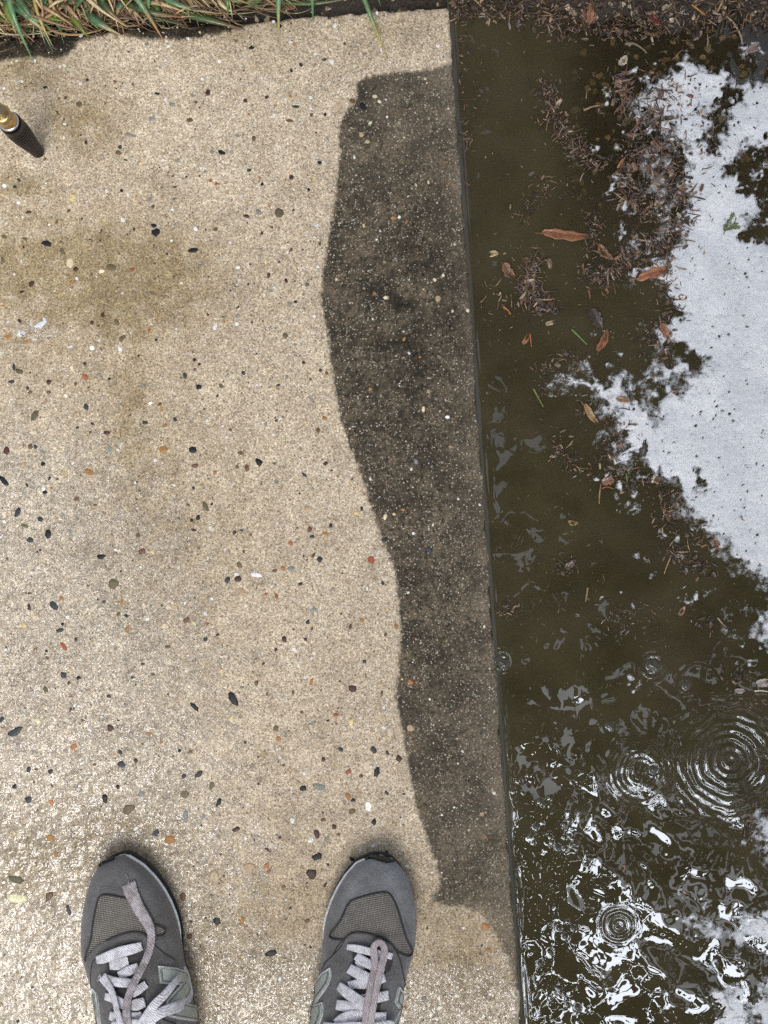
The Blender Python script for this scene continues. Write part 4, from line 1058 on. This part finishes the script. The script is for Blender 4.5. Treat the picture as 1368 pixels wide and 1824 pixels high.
def knit_material():
    k = N('knit_mesh')
    o = k.obj()
    wv = k.n('TexWave', _wave_type='BANDS', _bands_direction='Y', Scale=190.0, Distortion=1.2, Detail=2.0, Vector=o).outputs['Fac']
    wv.node.inputs['Detail Scale'].default_value = 6
    wx = k.n('TexWave', _wave_type='BANDS', _bands_direction='X', Scale=120.0, Distortion=3.0, Detail=1.0, Vector=o).outputs['Fac']
    h = k.math('MULTIPLY', wv, k.map(wx, 0.1, 0.9, 0.45, 1.0, False))
    c = k.mix(h, (0.070, 0.063, 0.055), (0.32, 0.295, 0.26))
    c = k.mix(1.0, c, k.ramp(k.noise(90, 4, 0.7), [(0.3, .75), (.7, 1.15)]), 'MULTIPLY')
    return k.end(k.pbr(Base__Color=c, Roughness=0.8, Normal=k.bump(h, 0.0006, 1.0)))
M_KNIT = knit_material()
def flat(name, col, rough=.6, var=.25, scale=250, bump=.0002):
    k = N(name)
    c = k.mix(k.map(k.noise(scale, 4, .7), .3, .7), [v * (1 - var) for v in col], [min(1, v * (1 + var * .5)) for v in col])
    return k.end(k.pbr(Base__Color=c, Roughness=rough, Normal=k.bump(k.noise(scale * 2, 3), bump, 1.0)))
M_SEAM = flat('dark_piping', (0.018, 0.017, 0.017), .6)
M_TONGUE = flat('tongue_cloth', (0.050, 0.047, 0.045), .9)
M_SOLE = flat('black_outsole', (0.013, 0.013, 0.015), .45)
M_MID = flat('white_midsole', (0.90, 0.90, 0.88), .5, .25)
M_EDGE = flat('white_trim', (0.74, 0.75, 0.73), .5, .1)
M_SAGE = flat('pale_green_leatherette', (0.38, 0.42, 0.375), .42, .12, 120)
M_LINING = flat('dark_lining', (0.03, 0.03, 0.032), .9)
def lace_material(name, a, b):
    k = N(name)
    v = k.n('TexWave', _wave_type='BANDS', _bands_direction='DIAGONAL', Scale=330.0, Distortion=4.0, Detail=2.0, Vector=k.obj()).outputs['Fac']
    c = k.mix(k.map(k.noise(110, 5, .75), .36, .62), a, b)
    c = k.mix(1.0, c, k.ramp(v, [(0, .78), (1, 1.08)]), 'MULTIPLY')
    c = k.mix(k.map(k.noise(420, 4, .8), .64, .72), c, (0.14, .11, .10))
    return k.end(k.pbr(Base__Color=c, Roughness=.8, Normal=k.bump(v, .0004, 1.0)))
M_LACE = lace_material('white_lace', (0.52, 0.50, 0.53), (0.84, 0.83, 0.87))
M_LACE_D = lace_material('damp_lace', (0.26, 0.225, 0.225), (0.50, 0.455, 0.47))
M_LACE_P = lace_material('pinkish_lace', (0.38, 0.32, 0.32), (0.57, 0.50, 0.50))

#        t      medial lateral crown
PROF = [(0.000, 0.002, 0.002, 0.024), (0.0015, 0.012, 0.012, 0.032), (0.005, 0.0205, 0.0215, 0.038), (0.011, 0.0285, 0.0295, 0.043), (0.020, 0.0355, 0.0355, 0.048), (0.032, 0.0410, 0.0400, 0.0525), (0.045, 0.0445, 0.0432, 0.0565),
        (0.060, 0.0462, 0.0452, 0.0600), (0.075, 0.0465, 0.0460, 0.0645), (0.090, 0.0458, 0.0455, 0.0710), (0.105, 0.0445, 0.0440, 0.0790), (0.120, 0.0425, 0.0420, 0.0865), (0.140, 0.0400, 0.0400, 0.0950),
        (0.160, 0.0375, 0.0385, 0.1030), (0.180, 0.0355, 0.0370, 0.1080), (0.205, 0.0345, 0.0355, 0.0950), (0.230, 0.0335, 0.0340, 0.0830), (0.255, 0.0320, 0.0320, 0.0860), (0.275, 0.0270, 0.0270, 0.0900), (0.288, 0.0170, 0.0170, 0.0800), (0.2925, 0.0040, 0.0040, 0.0600)]
PT = [p[0] for p in PROF]
OUT = {False: ([(0,.5),(1.5,6),(5.8,13),(11,20.5),(24,28.3),(38,33.8),(52,37.7),(67,40),(81,40.6),(94,39.8),(109,38.2),(128,38),(165,37.5),(205,34.5)],
               [(0,9),(1.6,14.2),(8,23),(17,31),(30,38),(44.5,43.4),(61,47.2),(77,48.8),(88,48),(102,46.2),(122,45),(150,44),(180,39),(205,35.5)]),
       True: ([(0,.5),(1.7,2.5),(8,9.3),(14.6,15.8),(28.5,24.3),(42,30.1),(56,34.3),(70,36.7),(82,37.6),(97,37.3),(110,36.5),(130,37),(165,37.5),(205,34.5)],
              [(0,11),(1.5,17.5),(5,25),(14.6,34.3),(27,41.6),(40,47.4),(55,52.5),(70,55.8),(83,57),(93,56),(106,52.6),(122,50.5),(150,48),(180,41),(205,35.5)])}
def prof_at(t, left=False):
    q = [float(np.interp(t, PT, [p[i] for p in PROF])) for i in (1, 2, 3)]
    if t < .205:
        for i in (0, 1):
            q[i] = float(np.interp(t * 1000, [a for a, b in OUT[left][i]], [b for a, b in OUT[left][i]])) / 1000
    return q

class Shoe:
    def __init__(s, px, py, ang, left, label, suede_m):
        tip = P(px, py, 0.03)
        s.left = left
        s.e = thing('shoe', (tip.x, tip.y, 0.0), R(ang))
        s.M = s.e.matrix_world.copy()
        s.mir = -1 if left else 1
        ts = sorted(set([0, .0004, .0015, .003, .005, .008] + [.011 + i * .00402 for i in range(70)] + [.2925]))
        n = 33
        def loft(base, off_m, off_l, z0fun, z1fun, expo):
            vs, fs = [], []
            for t in ts:
                wm, wl, hc = prof_at(t, s.left)
                wm += off_m * min(1, (t + .002) / .012); wl += off_l * min(1, (t + .002) / .012)
                z0, z1 = z0fun(t), z1fun(t, hc)
                for j in range(n):
                    a = math.pi * j / (n - 1)
                    cx, sz = math.cos(a), math.sin(a)
                    x = (abs(cx) ** expo) * (1 if cx > 0 else -1)
                    x = x * (wl if x > 0 else wm)
                    z = z0 + (z1 - z0) * (sz ** (0.92 * expo))
                    # medial side a little steeper, lace ridge
                    z += 0.0006 * math.sin(t * 160 + j * .5) * sz
                    vs.append((x * s.mir, -t, z))
            for i in range(len(ts) - 1):
                for j in range(n - 1):
                    q = (i * n + j, i * n + j + 1, (i + 1) * n + j + 1, (i + 1) * n + j)
                    fs.append(q if s.mir > 0 else tuple(reversed(q)))
            # under side
            for i in range(len(ts) - 1):
                q = (i * n, (i + 1) * n, (i + 1) * n + n - 1, i * n + n - 1)
                fs.append(q if s.mir > 0 else tuple(reversed(q)))
            return vs, fs
        spring = lambda t: 0.006 * max(0, 1 - t / .055) ** 1.7
        vs, fs = loft(0, 0, 0, lambda t: .020 + spring(t) * .9, lambda t, h: h + spring(t) * .4, 0.62)
        s.upv = [s.M @ Vector(v) for v in vs]
        s.bvh = BVHTree.FromPolygons(s.upv, fs)
        s.up = mesh('upper', s.upv, fs, suede_m, s.e)
        s.cen = s.M @ Vector((0, -.10, .04))
        # sole: rings that follow the outline
        def ring_body(name, mat, offs, zs, t0=0.0):
            vs, fs = [], []
            side = []
            tt = [q for q in ts if q >= t0]
            for kk, (om, ol) in enumerate(offs):
                ring = []
                for t in tt:
                    wm, wl, _ = prof_at(t, s.left); ring.append((-(wm + om - .0034 * float(smooth(.070, .112, t))), -t + (ol[1] if t < .002 else 0), spring(t), t))
                ring2 = []
                for t in reversed(tt):
                    wm, wl, _ = prof_at(t, s.left); ring2.append((wl + ol[0], -t + (ol[1] if t < .002 else 0), spring(t), t))
                side.append(ring + ring2)
            m = len(side[0])
            for ring, z in zip(side, zs):
                for (x, y, sp, t) in ring:
                    vs.append(s.M @ Vector((x * s.mir, y, z + sp * (1 if z > .004 else .75))))
            for i in range(len(zs) - 1):
                for k in range(m):
                    k2 = (k + 1) % m
                    q = (i * m + k, (i + 1) * m + k, (i + 1) * m + k2, i * m + k2)
                    fs.append(q)
            half = m // 2
            for lev in (0, len(zs) - 1):
                for k in range(half - 1):
                    q = (lev * m + k, lev * m + k + 1, lev * m + m - 2 - k, lev * m + m - 1 - k)
                    fs.append(q)
            return mesh(name, vs, fs, mat, s.e)
        ring_body('midsole', M_MID, [(-.0035, (-.004, -.002)), (-.0020, (-.004, -.0015)), (.0006, (-.0034, -.001)), (.0020, (-.0034, -.0008)), (-.003, (-.006, -.003))], [.006, .009, .016, .0224, .0229])
        ring_body('outsole', M_SOLE, [(-.003, (-.004, -.002)), (.0004, (-.0022, -.0004)), (.0012, (-.0018, .0002)), (.0012, (-.0018, .0004)), (-.002, (-.004, -.001))], [.0004, .0012, .005, .0082, .0084])
    def hit(s, px, py, off=0.0):
        """the point of the shoe's skin seen at this place, moved out by off"""
        o = Vector((0, 0, H))
        tx, ty = px, py
        for _ in range(60):
            d = (P(tx, ty) - o).normalized()
            loc, nor, idx, dist = s.bvh.ray_cast(o, d)
            if loc is not None:
                if nor.z < 0: nor = -nor
                return loc + nor * off, nor
            cx, cy = to_px(s.cen.x, s.cen.y, s.cen.z)
            tx += (cx - tx) * .02; ty += (cy - ty) * .02
        return Vector((P(px, py, .03))), Vector((0, 0, 1))
    def patch(s, name, poly, mat, off, thick=.0006, step=5.0, parent=None):
        """a piece of material lying on the upper"""
        pl = [Vector((x, y)) for x, y in poly]
        n = len(pl)
        xs_ = [p.x for p in pl]; ys_ = [p.y for p in pl]
        pts = list(pl)
        gx = min(xs_) + step / 2
        inner = []
        while gx < max(xs_):
            gy = min(ys_) + step / 2
            while gy < max(ys_):
                inner.append((gx, gy)); gy += step
            gx += step
        if inner:
            a = np.array(inner); d = sdf_poly(a[:, 0], a[:, 1], poly)
            pts += [Vector(q) for q, dd in zip(inner, d) if dd > step * .35]
        v2, e2, f2, *_ = delaunay_2d_cdt(pts, [(i, (i + 1) % n) for i in range(n)], [], 1, 1e-4)
        vs = []; low = []
        for v in v2:
            p, nn = s.hit(v.x, v.y, off); vs.append(p); low.append(p - nn * thick)
        fs = [tuple(f) for f in f2]
        cnt = {}
        for f in fs:
            for i in range(len(f)):
                a, b = f[i], f[(i + 1) % len(f)]
                cnt[(a, b)] = cnt.get((a, b), 0) + 1
        b0 = len(vs); allv = vs + low
        for (a, b) in list(cnt):
            if (b, a) not in cnt: fs.append((a, b, b + b0, a + b0))
        # faces towards the sky
        o = mesh(name, allv, fs, mat, parent or s.e)
        return o
    def line(s, mb, pts, wd, off, n=60, flat=1.0, closed=False):
        cp = curve_pts(pts + ([pts[0]] if closed else []), n)
        hs = [s.hit(x, y, off) for x, y in cp]
        mb.tube([h[0] for h in hs], wd / 2, 6, (1, 1, 1), flat, [h[1] for h in hs])
    def lace(s, mb, pts, wpx, lift, n=36, ends=True, twist=0.0):
        """flat woven lace along pixel points, wpx wide, lift = heights above the upper at the control points"""
        cp = curve_pts(pts, n)
        lf = np.interp(np.linspace(0, 1, n), np.linspace(0, 1, len(lift)), lift)
        ww = np.interp(np.linspace(0, 1, n), np.linspace(0, 1, len(wpx)), wpx) if hasattr(wpx, '__len__') else [wpx] * n
        P3, U3 = [], []
        for (x, y), l in zip(cp, lf):
            p, nn = s.hit(x, y, 0)
            P3.append(p + Vector((0, 0, 1)) * l + nn * .0006); U3.append((nn + Vector((0, 0, .6))).normalized())
        # smooth
        for _ in range(3):
            P3 = [P3[0]] + [(P3[i - 1] + P3[i] * 2 + P3[i + 1]) / 4 for i in range(1, n - 1)] + [P3[-1]]
        m = 10
        vs = []; fs = []
        for i, p in enumerate(P3):
            t = (P3[min(i + 1, n - 1)] - P3[max(i - 1, 0)]).normalized()
            sd = t.cross(U3[i]).normalized(); u = sd.cross(t).normalized()
            hw = ww[i] * PX * 1.08 / 2; hh = .00085
            for k in range(m):
                a = 2 * math.pi * k / m
                ca, sa = math.cos(a), math.sin(a)
                ca = abs(ca) ** .6 * (1 if ca > 0 else -1)
                vs.append(p + sd * hw * ca + u * (hh * sa * (1.0 + .25 * math.cos(2 * a))))
        for i in range(n - 1):
            for k in range(m):
                fs.append((i * m + k, i * m + (k + 1) % m, (i + 1) * m + (k + 1) % m, (i + 1) * m + k))
        fs.append(tuple(reversed(range(m)))); fs.append(tuple((n - 1) * m + k for k in range(m)))
        mb.add(vs, fs)
    def stitches(s, name, pts, n, off=.0004, jit=0.0, parent=None):
        cp = curve_pts(pts, n); mb = MB()
        for i, (x, y) in enumerate(cp):
            p, nn = s.hit(x, y, off)
            a = nn.orthogonal().normalized(); b = nn.cross(a)
            vs = [p - nn * .0006 + (a * math.cos(q) + b * math.sin(q)) * .00050 for q in (0, 1.05, 2.1, 3.14, 4.19, 5.24)] + [p]
            mb.add(vs, [(k, (k + 1) % 6, 6) for k in range(6)])
        mb.build(name, M_SEAM, parent or s.e)

def zr(*q): return [(500 + x / 3.909, 1480 + y / 3.909) for x, y in q]
def zl(*q): return [(100 + x / 3.909, 1480 + y / 3.909) for x, y in q]
def shrink(poly, k):
    """inset a polygon by k pixels"""
    n = len(poly); out = []
    area = sum(poly[i][0] * poly[(i + 1) % n][1] - poly[(i + 1) % n][0] * poly[i][1] for i in range(n))
    sg = 1 if area > 0 else -1
    for i in range(n):
        a, b, c = (np.array(poly[(i + j) % n], float) for j in (-1, 0, 1))
        d1 = (b - a) / np.linalg.norm(b - a); d2 = (c - b) / np.linalg.norm(c - b)
        n1 = np.array([-d1[1], d1[0]]) * sg; n2 = np.array([-d2[1], d2[0]]) * sg
        m = n1 + n2; L = np.linalg.norm(m)
        m = m / L if L > 1e-6 else n1
        out.append(tuple(b + m * k / max(.5, float(m @ n1))))
    return out
def dense(poly, closed=True, step=4.0):
    out = []; n = len(poly)
    for i in range(n if closed else n - 1):
        a, b = np.array(poly[i]), np.array(poly[(i + 1) % n]); m = max(1, int(np.linalg.norm(b - a) / step))
        out += [tuple(a + (b - a) * j / m) for j in range(m)]
    return out
def logo(sh, poly):
    b = sh.patch('side_logo', dense(poly), M_EDGE, .0016, .0016, 4.0)
    sh.patch('logo_inlay', dense(shrink(poly, 2.3)), M_SAGE, .0021, .0008, 4.0, b)
    mb = MB(); ip = dense(shrink(poly, 4.6), True, 3.0)
    for i in range(0, len(ip)):
        p, nn = sh.hit(*ip[i], .0022); q, _ = sh.hit(*ip[(i + 1) % len(ip)], .0022)
        mb.tube([p.lerp(q, .1), p.lerp(q, .9)], .00022, 4)
    mb.build('logo_stitching', M_SEAM, b)

# ---- the foot on the right
RS = Shoe(676, 1526, -10, False, '', M_SUEDE_R)
tag(RS.e, 'grey suede trainer with tied white laces, worn beside the dark crust strip', 'shoe', 'pair of grey trainers')
panel = zr((720,425),(757,440),(790,490),(820,570),(850,680),(880,770),(912,832),(903,862),(880,870),(845,858),(800,832),(775,795),(720,750),(640,722),(560,708),(500,712),(462,733),(435,755),(365,752),(345,728),(380,680),(420,620),(450,550),(482,498),(520,475),(600,450),(680,432))
pp = curve_pts(panel + [panel[0]], 140)[:-1]
kp = RS.patch('mesh_panel', [tuple(q) for q in pp], M_KNIT, .0003, .0008, 5)
mb = MB(); RS.line(mb, [tuple(q) for q in panel], .0019, .0007, 150, 1, True); mb.build('piping', M_SEAM, kp)
for dx in (6, 12):
    RS.stitches('stitching', [(x - 500 * 0, y) for x, y in zr((455,520-dx*3.2),(520,470-dx*3.4),(600,442-dx*3.4),(690,420-dx*3.4),(760,428-dx*3.2),(800,470-dx*2.4))], 34)
RS.stitches('stitching', zr((415,700),(385,722),(480,700),(540,692),(620,702),(700,726),(770,768)), 40)
RS.stitches('stitching', zr((830,500),(860,590),(890,690),(925,790),(935,850),(900,900),(850,880)), 40)
for q, wd in ((zr((440,757),(400,800),(360,870),(330,900),(300,930)), .0010), (zr((800,835),(830,900),(850,990),(862,1050),(872,1090)), .0010), (zr((290,960),(320,910),(400,830),(460,740)), .0008)):
    mb = MB(); RS.line(mb, q, wd, .0003, 30); mb.build('seam', M_SEAM, RS.e)
RS.patch('tongue', [tuple(q) for q in curve_pts(zr((500,840),(640,800),(770,870),(765,960),(720,1010),(705,1150),(690,1260),(690,1345),(520,1345),(500,1200),(490,1050),(500,930),(500,840)), 50)[:-1]], M_TONGUE, .0004, .0008, 6)
# toe bumper
def bumper(sh, poly, off=.0022):
    sh.patch('toe_bumper', dense([tuple(q) for q in poly], True, 3), M_SOLE, off, .003, 3.0)
bumper(RS, zr((585,186),(640,180),(720,186),(790,218),(735,224),(700,214),(655,200),(610,192)))
mb = MB()
for pts, wd, lf in [
    (zr((462,806),(540,815),(640,838),(775,872)), [9,12,12,10], [.0005,.003,.004,.001]),
    (zr((535,900),(560,940),(600,930)), [10,12,8], [.001,.001,.001]),
    (zr((525,868),(570,895),(660,940),(720,960)), [12,15,14,12], [.001,.004,.004,.001]),
    (zr((475,955),(540,985),(640,1030),(690,1060)), [15,17,15,12], [.001,.004,.004,.001]),
    (zr((470,1075),(540,1062),(620,1060),(725,1015)), [12,15,15,14], [.001,.002,.002,.001]),
    (zr((402,1075),(470,1120),(560,1180),(640,1215)), [13,17,17,14], [.001,.005,.005,.002]),
    (zr((560,1170),(650,1160),(748,1142)), [14,16,15], [.001,.002,.001]),
    (zr((388,1208),(470,1215),(560,1228),(650,1235)), [15,18,17,14], [.001,.004,.004,.002]),
    (zr((600,1290),(660,1290),(730,1290)), [12,14,13], [.001,.002,.001]),
    (zr((385,1340),(430,1300),(500,1275),(600,1270)), [14,17,17,14], [.002,.005,.005,.003]),
    (zr((300,1345),(380,1360),(500,1350),(640,1345)), [12,16,18,16], [.004,.006,.008,.008]),
    (zr((640,1345),(700,1340),(760,1330),(775,1345)), [12,14,12,10], [.006,.006,.006,.005])]:
    RS.lace(mb, pts, wd, lf, 30)
mb.build('laces', M_LACE, RS.e)
mb = MB()
RS.lace(mb, zr((590,1330),(597,1240),(612,1140),(635,1040),(652,960),(655,880),(645,810),(665,768),(700,765),(722,800),(715,870),(690,950),(672,1050),(655,1130),(640,1230),(625,1330)), [11,11,11,12,12,12,11,10,10,11,12,11,11,10,10,10], [.010,.010,.009,.008,.008,.008,.007,.007,.008,.009,.009,.010,.0105,.011,.011,.011], 90)
mb.build('lace_loop', M_LACE_P, RS.e)
logo(RS, zr((350,952),(357,1000),(338,1066),(302,1122),(268,1165),(250,1212),(298,1193),(294,1280),(272,1345),(262,1400),(150,1400),(185,1290),(212,1235),(233,1150),(203,1170),(242,1060),(290,995)))
logo(RS, zr((820,1082),(858,1140),(850,1230),(820,1345),(800,1400),(750,1400),(775,1345),(826,1240),(792,1190)))

# ---- the foot on the left
LS = Shoe(221, 1524, 11, True, '', M_SUEDE_L)
tag(LS.e, 'damp dark grey suede trainer with a frayed loose lace end lying over its toe', 'shoe', 'pair of grey trainers')
panel = zl((297,470),(335,446),(400,453),(500,472),(560,520),(620,590),(690,650),(738,676),(758,698),(742,724),(700,732),(640,742),(612,716),(565,705),(500,710),(420,735),(345,770),(290,800),(240,850),(212,880),(216,850),(245,750),(257,650),(274,560))
pp = curve_pts(panel + [panel[0]], 140)[:-1]
kp = LS.patch('mesh_panel', [tuple(q) for q in pp], M_KNIT, .0003, .0008, 5)
mb = MB(); LS.line(mb, zl((205,905),(212,860),(245,750),(257,650),(274,560),(297,470),(335,446),(400,453),(490,470)), .0019, .0007, 80)
LS.line(mb, zl((350,765),(420,735),(500,710),(565,705),(612,716),(640,745)), .0019, .0007, 50)
LS.line(mb, zl((690,650),(738,676),(758,698),(742,724),(700,732)), .0019, .0007, 40); mb.build('piping', M_SEAM, kp)
for d in (22, 40):
    LS.stitches('stitching', zl((300,450-d),(340,425-d),(400,432-d),(480,446-d)), 24)
LS.stitches('stitching', zl((320,775),(420,752),(500,730),(560,725),(610,745)), 30)
LS.stitches('stitching', zl((660,600),(720,640),(775,680),(770,730),(720,755),(690,760)), 30)
for q, wd in ((zl((250,920),(300,870),(400,820),(520,780),(580,790),(605,800)), .0010), (zl((690,800),(760,860),(830,900)), .0008), (zl((250,930),(240,1000),(245,1090)), .0009), (zl((700,1295),(760,1320),(830,1345)), .0012)):
    mb = MB(); LS.line(mb, q, wd, .0003, 30); mb.build('seam', M_SEAM, LS.e)
LS.patch('tongue', [tuple(q) for q in curve_pts(zl((350,910),(480,850),(600,800),(600,900),(560,1010),(620,1060),(620,1200),(600,1345),(420,1345),(410,1200),(400,1080),(370,1000),(350,910)), 50)[:-1]], M_TONGUE, .0004, .0008, 6)
bumper(LS, zl((300,240),(310,215),(360,200),(410,186),(400,205),(370,215),(330,232)))
mb = MB()
for pts, wd, lf in [
    (zl((285,898),(340,880),(440,838),(540,815),(600,800)), [12,16,17,16,13], [.001,.003,.004,.003,.001]),
    (zl((375,930),(430,920),(505,905)), [15,20,16], [.001,.002,.001]),
    (zl((440,1010),(500,975),(575,945)), [14,16,13], [.001,.002,.001]),
    (zl((330,1015),(420,1040),(500,1050),(560,1060)), [12,14,14,12], [.002,.005,.004,.002]),
    (zl((530,1140),(580,1100),(630,1065)), [12,14,12], [.001,.002,.001]),
    (zl((345,1150),(400,1160),(480,1200),(520,1215)), [11,13,15,13], [.001,.003,.004,.003]),
    (zl((490,1225),(560,1205),(620,1190)), [14,18,15], [.002,.003,.001]),
    (zl((378,1280),(440,1290),(540,1290),(600,1285)), [13,15,16,14], [.002,.004,.004,.002]),
    (zl((400,1345),(480,1335),(600,1340),(700,1320)), [13,18,20,16], [.006,.007,.007,.004])]:
    LS.lace(mb, pts, wd, lf, 30)
LS.lace(mb, zl((600,1335),(650,1255),(700,1180),(770,1110),(850,1010),(900,960),(950,940),(985,965),(985,1030),(955,1110),(900,1175),(820,1210),(740,1240),(680,1285),(620,1345)), [15,15,14,13,12,11,10,11,14,16,17,17,16,15,14], [.008,.010,.011,.012,.013,.013,.012,.011,.010,.010,.010,.010,.010,.009,.008], 80)
LS.lace(mb, zl((330,1005),(365,1050),(400,1100),(425,1180),(445,1260),(475,1340)), [15,12,10,9,10,10], [.004,.006,.007,.008,.009,.009], 40)
mb.build('laces', M_LACE, LS.e)
mb = MB()
LS.lace(mb, zl((505,365),(530,440),(575,530),(632,620),(665,690),(665,780),(635,880),(590,970),(545,1060),(512,1150),(502,1240),(515,1330)), [24,22,19,17,13,12,12,12,12,12,12,12], [.0004,.001,.002,.003,.004,.0055,.007,.009,.010,.010,.010,.009], 80)
rr_ = random.Random(2)
for i in range(16):      # frayed threads at the loose ends
    x0, y0 = 465 + rr_.random() * 85, 375 - rr_.random() * 10 - (i % 3) * 4
    LS.line(mb, zl((x0, y0), (x0 + rr_.uniform(-8, 8), y0 - rr_.uniform(4, 22))), .0005, .0012, 4)
LS.line(mb, zl((510,350),(500,325),(490,312),(482,300)), .0005, .001, 8)
mb.build('loose_lace_end', M_LACE_D, LS.e)
mb = MB()
for i in range(14):
    x0, y0 = 318 + rr_.random() * 40, 1000 + rr_.random() * 30
    LS.line(mb, zl((x0, y0), (x0 + rr_.uniform(-14, 6), y0 + rr_.uniform(-16, 26))), .0005, .005, 4)
mb.build('frayed_thread', M_LACE, LS.e)
logo(LS, zl((708,942),(830,955),(905,985),(930,1030),(942,1085),(925,1140),(880,1200),(970,1220),(1002,1332),(860,1310),(785,1295),(770,1255),(765,1185),(858,1075),(722,1062)))
logo(LS, zl((258,1095),(285,1125),(298,1200),(310,1345),(312,1400),(285,1400),(280,1345),(265,1250),(246,1150)))

# collar opening of both shoes (below the picture)
for sh in (RS, LS):
    ring = []
    for k in range(28):
        a = 2 * math.pi * k / 28
        ring.append(Vector((math.sin(a) * .023 * sh.mir, -.228 - math.cos(a) * .040, 0)))
    vs = []
    for q in ring + [v.lerp(Vector((0, -.228, 0)), .5) for v in ring] + [Vector((0, -.228, 0))]:
        wq = sh.M @ Vector((q.x, q.y, .3))
        loc, nor, _, _ = sh.bvh.ray_cast(wq, Vector((0, 0, -1)))
        vs.append(loc + Vector((0, 0, .0012)))
    fs = [(k, (k + 1) % 28, 28 + (k + 1) % 28, 28 + k) for k in range(28)] + [(28 + k, 28 + (k + 1) % 28, 56) for k in range(28)]
    mesh('lining', vs, fs, M_LINING, sh.e)
# ---------------------------------------------------------------- the tree that hangs over the puddle (the water mirrors it)
def bark_material():
    k = N('bark')
    c = k.mix(k.map(k.noise(30, 5, .7), .3, .7), (0.05, 0.038, 0.028), (0.13, 0.105, 0.08))
    return k.end(k.pbr(Base__Color=c, Roughness=.85, Normal=k.bump(k.noise(45, 5, .7), .01, 1.0)))
def foliage_material():
    k = N('tree_foliage')
    c = k.attr('Col', True)
    return k.end(k.pbr(Base__Color=c, Roughness=.5))
tr = thing('tree', (2.6, -1.5, -.02))
r = random.Random(41)
mb = MB()
trunk = curve_pts([(2.6,-1.5,-.1),(2.58,-1.48,1.0),(2.5,-1.4,2.0),(2.42,-1.38,3.2),(2.3,-1.3,4.6)], 26)
mb.tube(trunk, [.16 - .11 * i / 25 for i in range(26)], 12)
LIMBS = [[(2.5,-1.4,2.1),(1.9,-1.45,2.7),(1.2,-1.35,3.0),(.55,-1.15,3.1)], [(2.46,-1.39,2.5),(1.9,-1.9,2.9),(1.3,-2.2,3.1),(.6,-2.3,3.2)], [(2.44,-1.38,2.8),(1.9,-.8,3.1),(1.3,-.3,3.2),(.7,.1,3.2)],
         [(2.42,-1.38,3.2),(2.0,-.3,3.5),(1.6,.5,3.6),(1.1,1.2,3.5)], [(2.42,-1.38,3.1),(2.3,-2.2,3.5),(2.0,-2.9,3.7)], [(2.4,-1.36,3.4),(2.9,-1.0,3.9),(3.3,-.8,4.2)], [(2.3,-1.3,4.2),(1.7,-1.2,4.4),(1.1,-.9,4.4)],
         [(1.2,-1.35,3.0),(.9,-.9,3.15),(.6,-.6,3.2)], [(1.2,-1.35,3.0),(.9,-1.7,3.1),(.5,-1.75,3.15)], [(1.3,-.3,3.2),(1.0,.4,3.2),(.7,.9,3.1)], [(1.3,-2.2,3.1),(.9,-2.6,3.2)], [(1.9,-.8,3.1),(1.2,.0,3.3),(.8,.6,3.3),(.5,1.3,3.3)], [(2.0,-.3,3.5),(1.3,.8,3.5),(.8,1.7,3.4)], [(1.3,-.3,3.2),(.8,-.1,3.2),(.4,.35,3.2)], [(1.2,.0,3.3),(.7,.5,3.2),(.38,.8,3.2),(.33,1.5,3.2)], [(.9,-1.7,3.1),(.55,-1.5,3.1),(.35,-1.15,3.1)], [(.9,-2.6,3.2),(.5,-2.0,3.1),(.3,-1.5,3.1)], [(1.3,-.3,3.2),(.8,-.5,3.2),(.42,-.7,3.15),(.3,-.3,3.1)], [(.8,.6,3.3),(.55,1.0,3.25),(.5,1.8,3.3)], [(1.3,.8,3.5),(.9,1.2,3.4),(.6,1.9,3.4)]]
tw = []
for L in LIMBS:
    q = curve_pts(L, 22); mb.tube(q, [.045 - .038 * i / 21 for i in range(22)], 7)
    for i in range(5, 22): tw.append(q[i])
mb.build('trunk', bark_material(), tr)
mb = MB()
GAPS = [(1.10, -.82, .24), (1.06, -1.19, .24), (.98, -1.42, .14), (1.2, -1.5, .13), (.56, -.76, .17), (.76, -1.53, .20), (.67, -1.05, .15), (.45, -1.40, .15), (.52, -1.72, .12)]   # where the clouds show between the boughs
def leaf4(c, L, r):
    if any(math.hypot(c[0] - x, c[1] - y) < q * (1 + .5 * math.sin(7 * math.atan2(c[1] - y, c[0] - x) + x * 9)) for x, y, q in GAPS): return
    a = r.uniform(0, 6.28); t = r.uniform(-.5, .5); b = r.uniform(-.6, .6)
    d = Vector((math.cos(a), math.sin(a), t)).normalized(); sd = d.cross(Vector((0, 0, 1))).normalized(); sd = (sd + Vector((0, 0, b))).normalized()
    c = Vector(c); col = [v * r.uniform(.6, 1.3) for v in (0.055, 0.085, 0.03)]
    mb.add([c - d * L * .5, c - d * L * .1 - sd * L * .24, c + d * L * .5, c - d * L * .1 + sd * L * .24, c + Vector((0, 0, -.004))], [(0, 1, 4), (1, 2, 4), (2, 3, 4), (3, 0, 4)], col)
for p in tw:
    for k in range(3):
        cc = (p[0] + r.gauss(0, .16), p[1] + r.gauss(0, .18), p[2] + r.gauss(0, .12))
        for _ in range(9):
            leaf4((cc[0] + r.gauss(0, .085), cc[1] + r.gauss(0, .085), cc[2] + r.gauss(0, .05)), r.uniform(.09, .17), r)
mb.build('crown', foliage_material(), tr, False)
tag(tr, 'leafy tree overhanging the puddle, mirrored as dark patches between the bright sky reflections', 'tree')
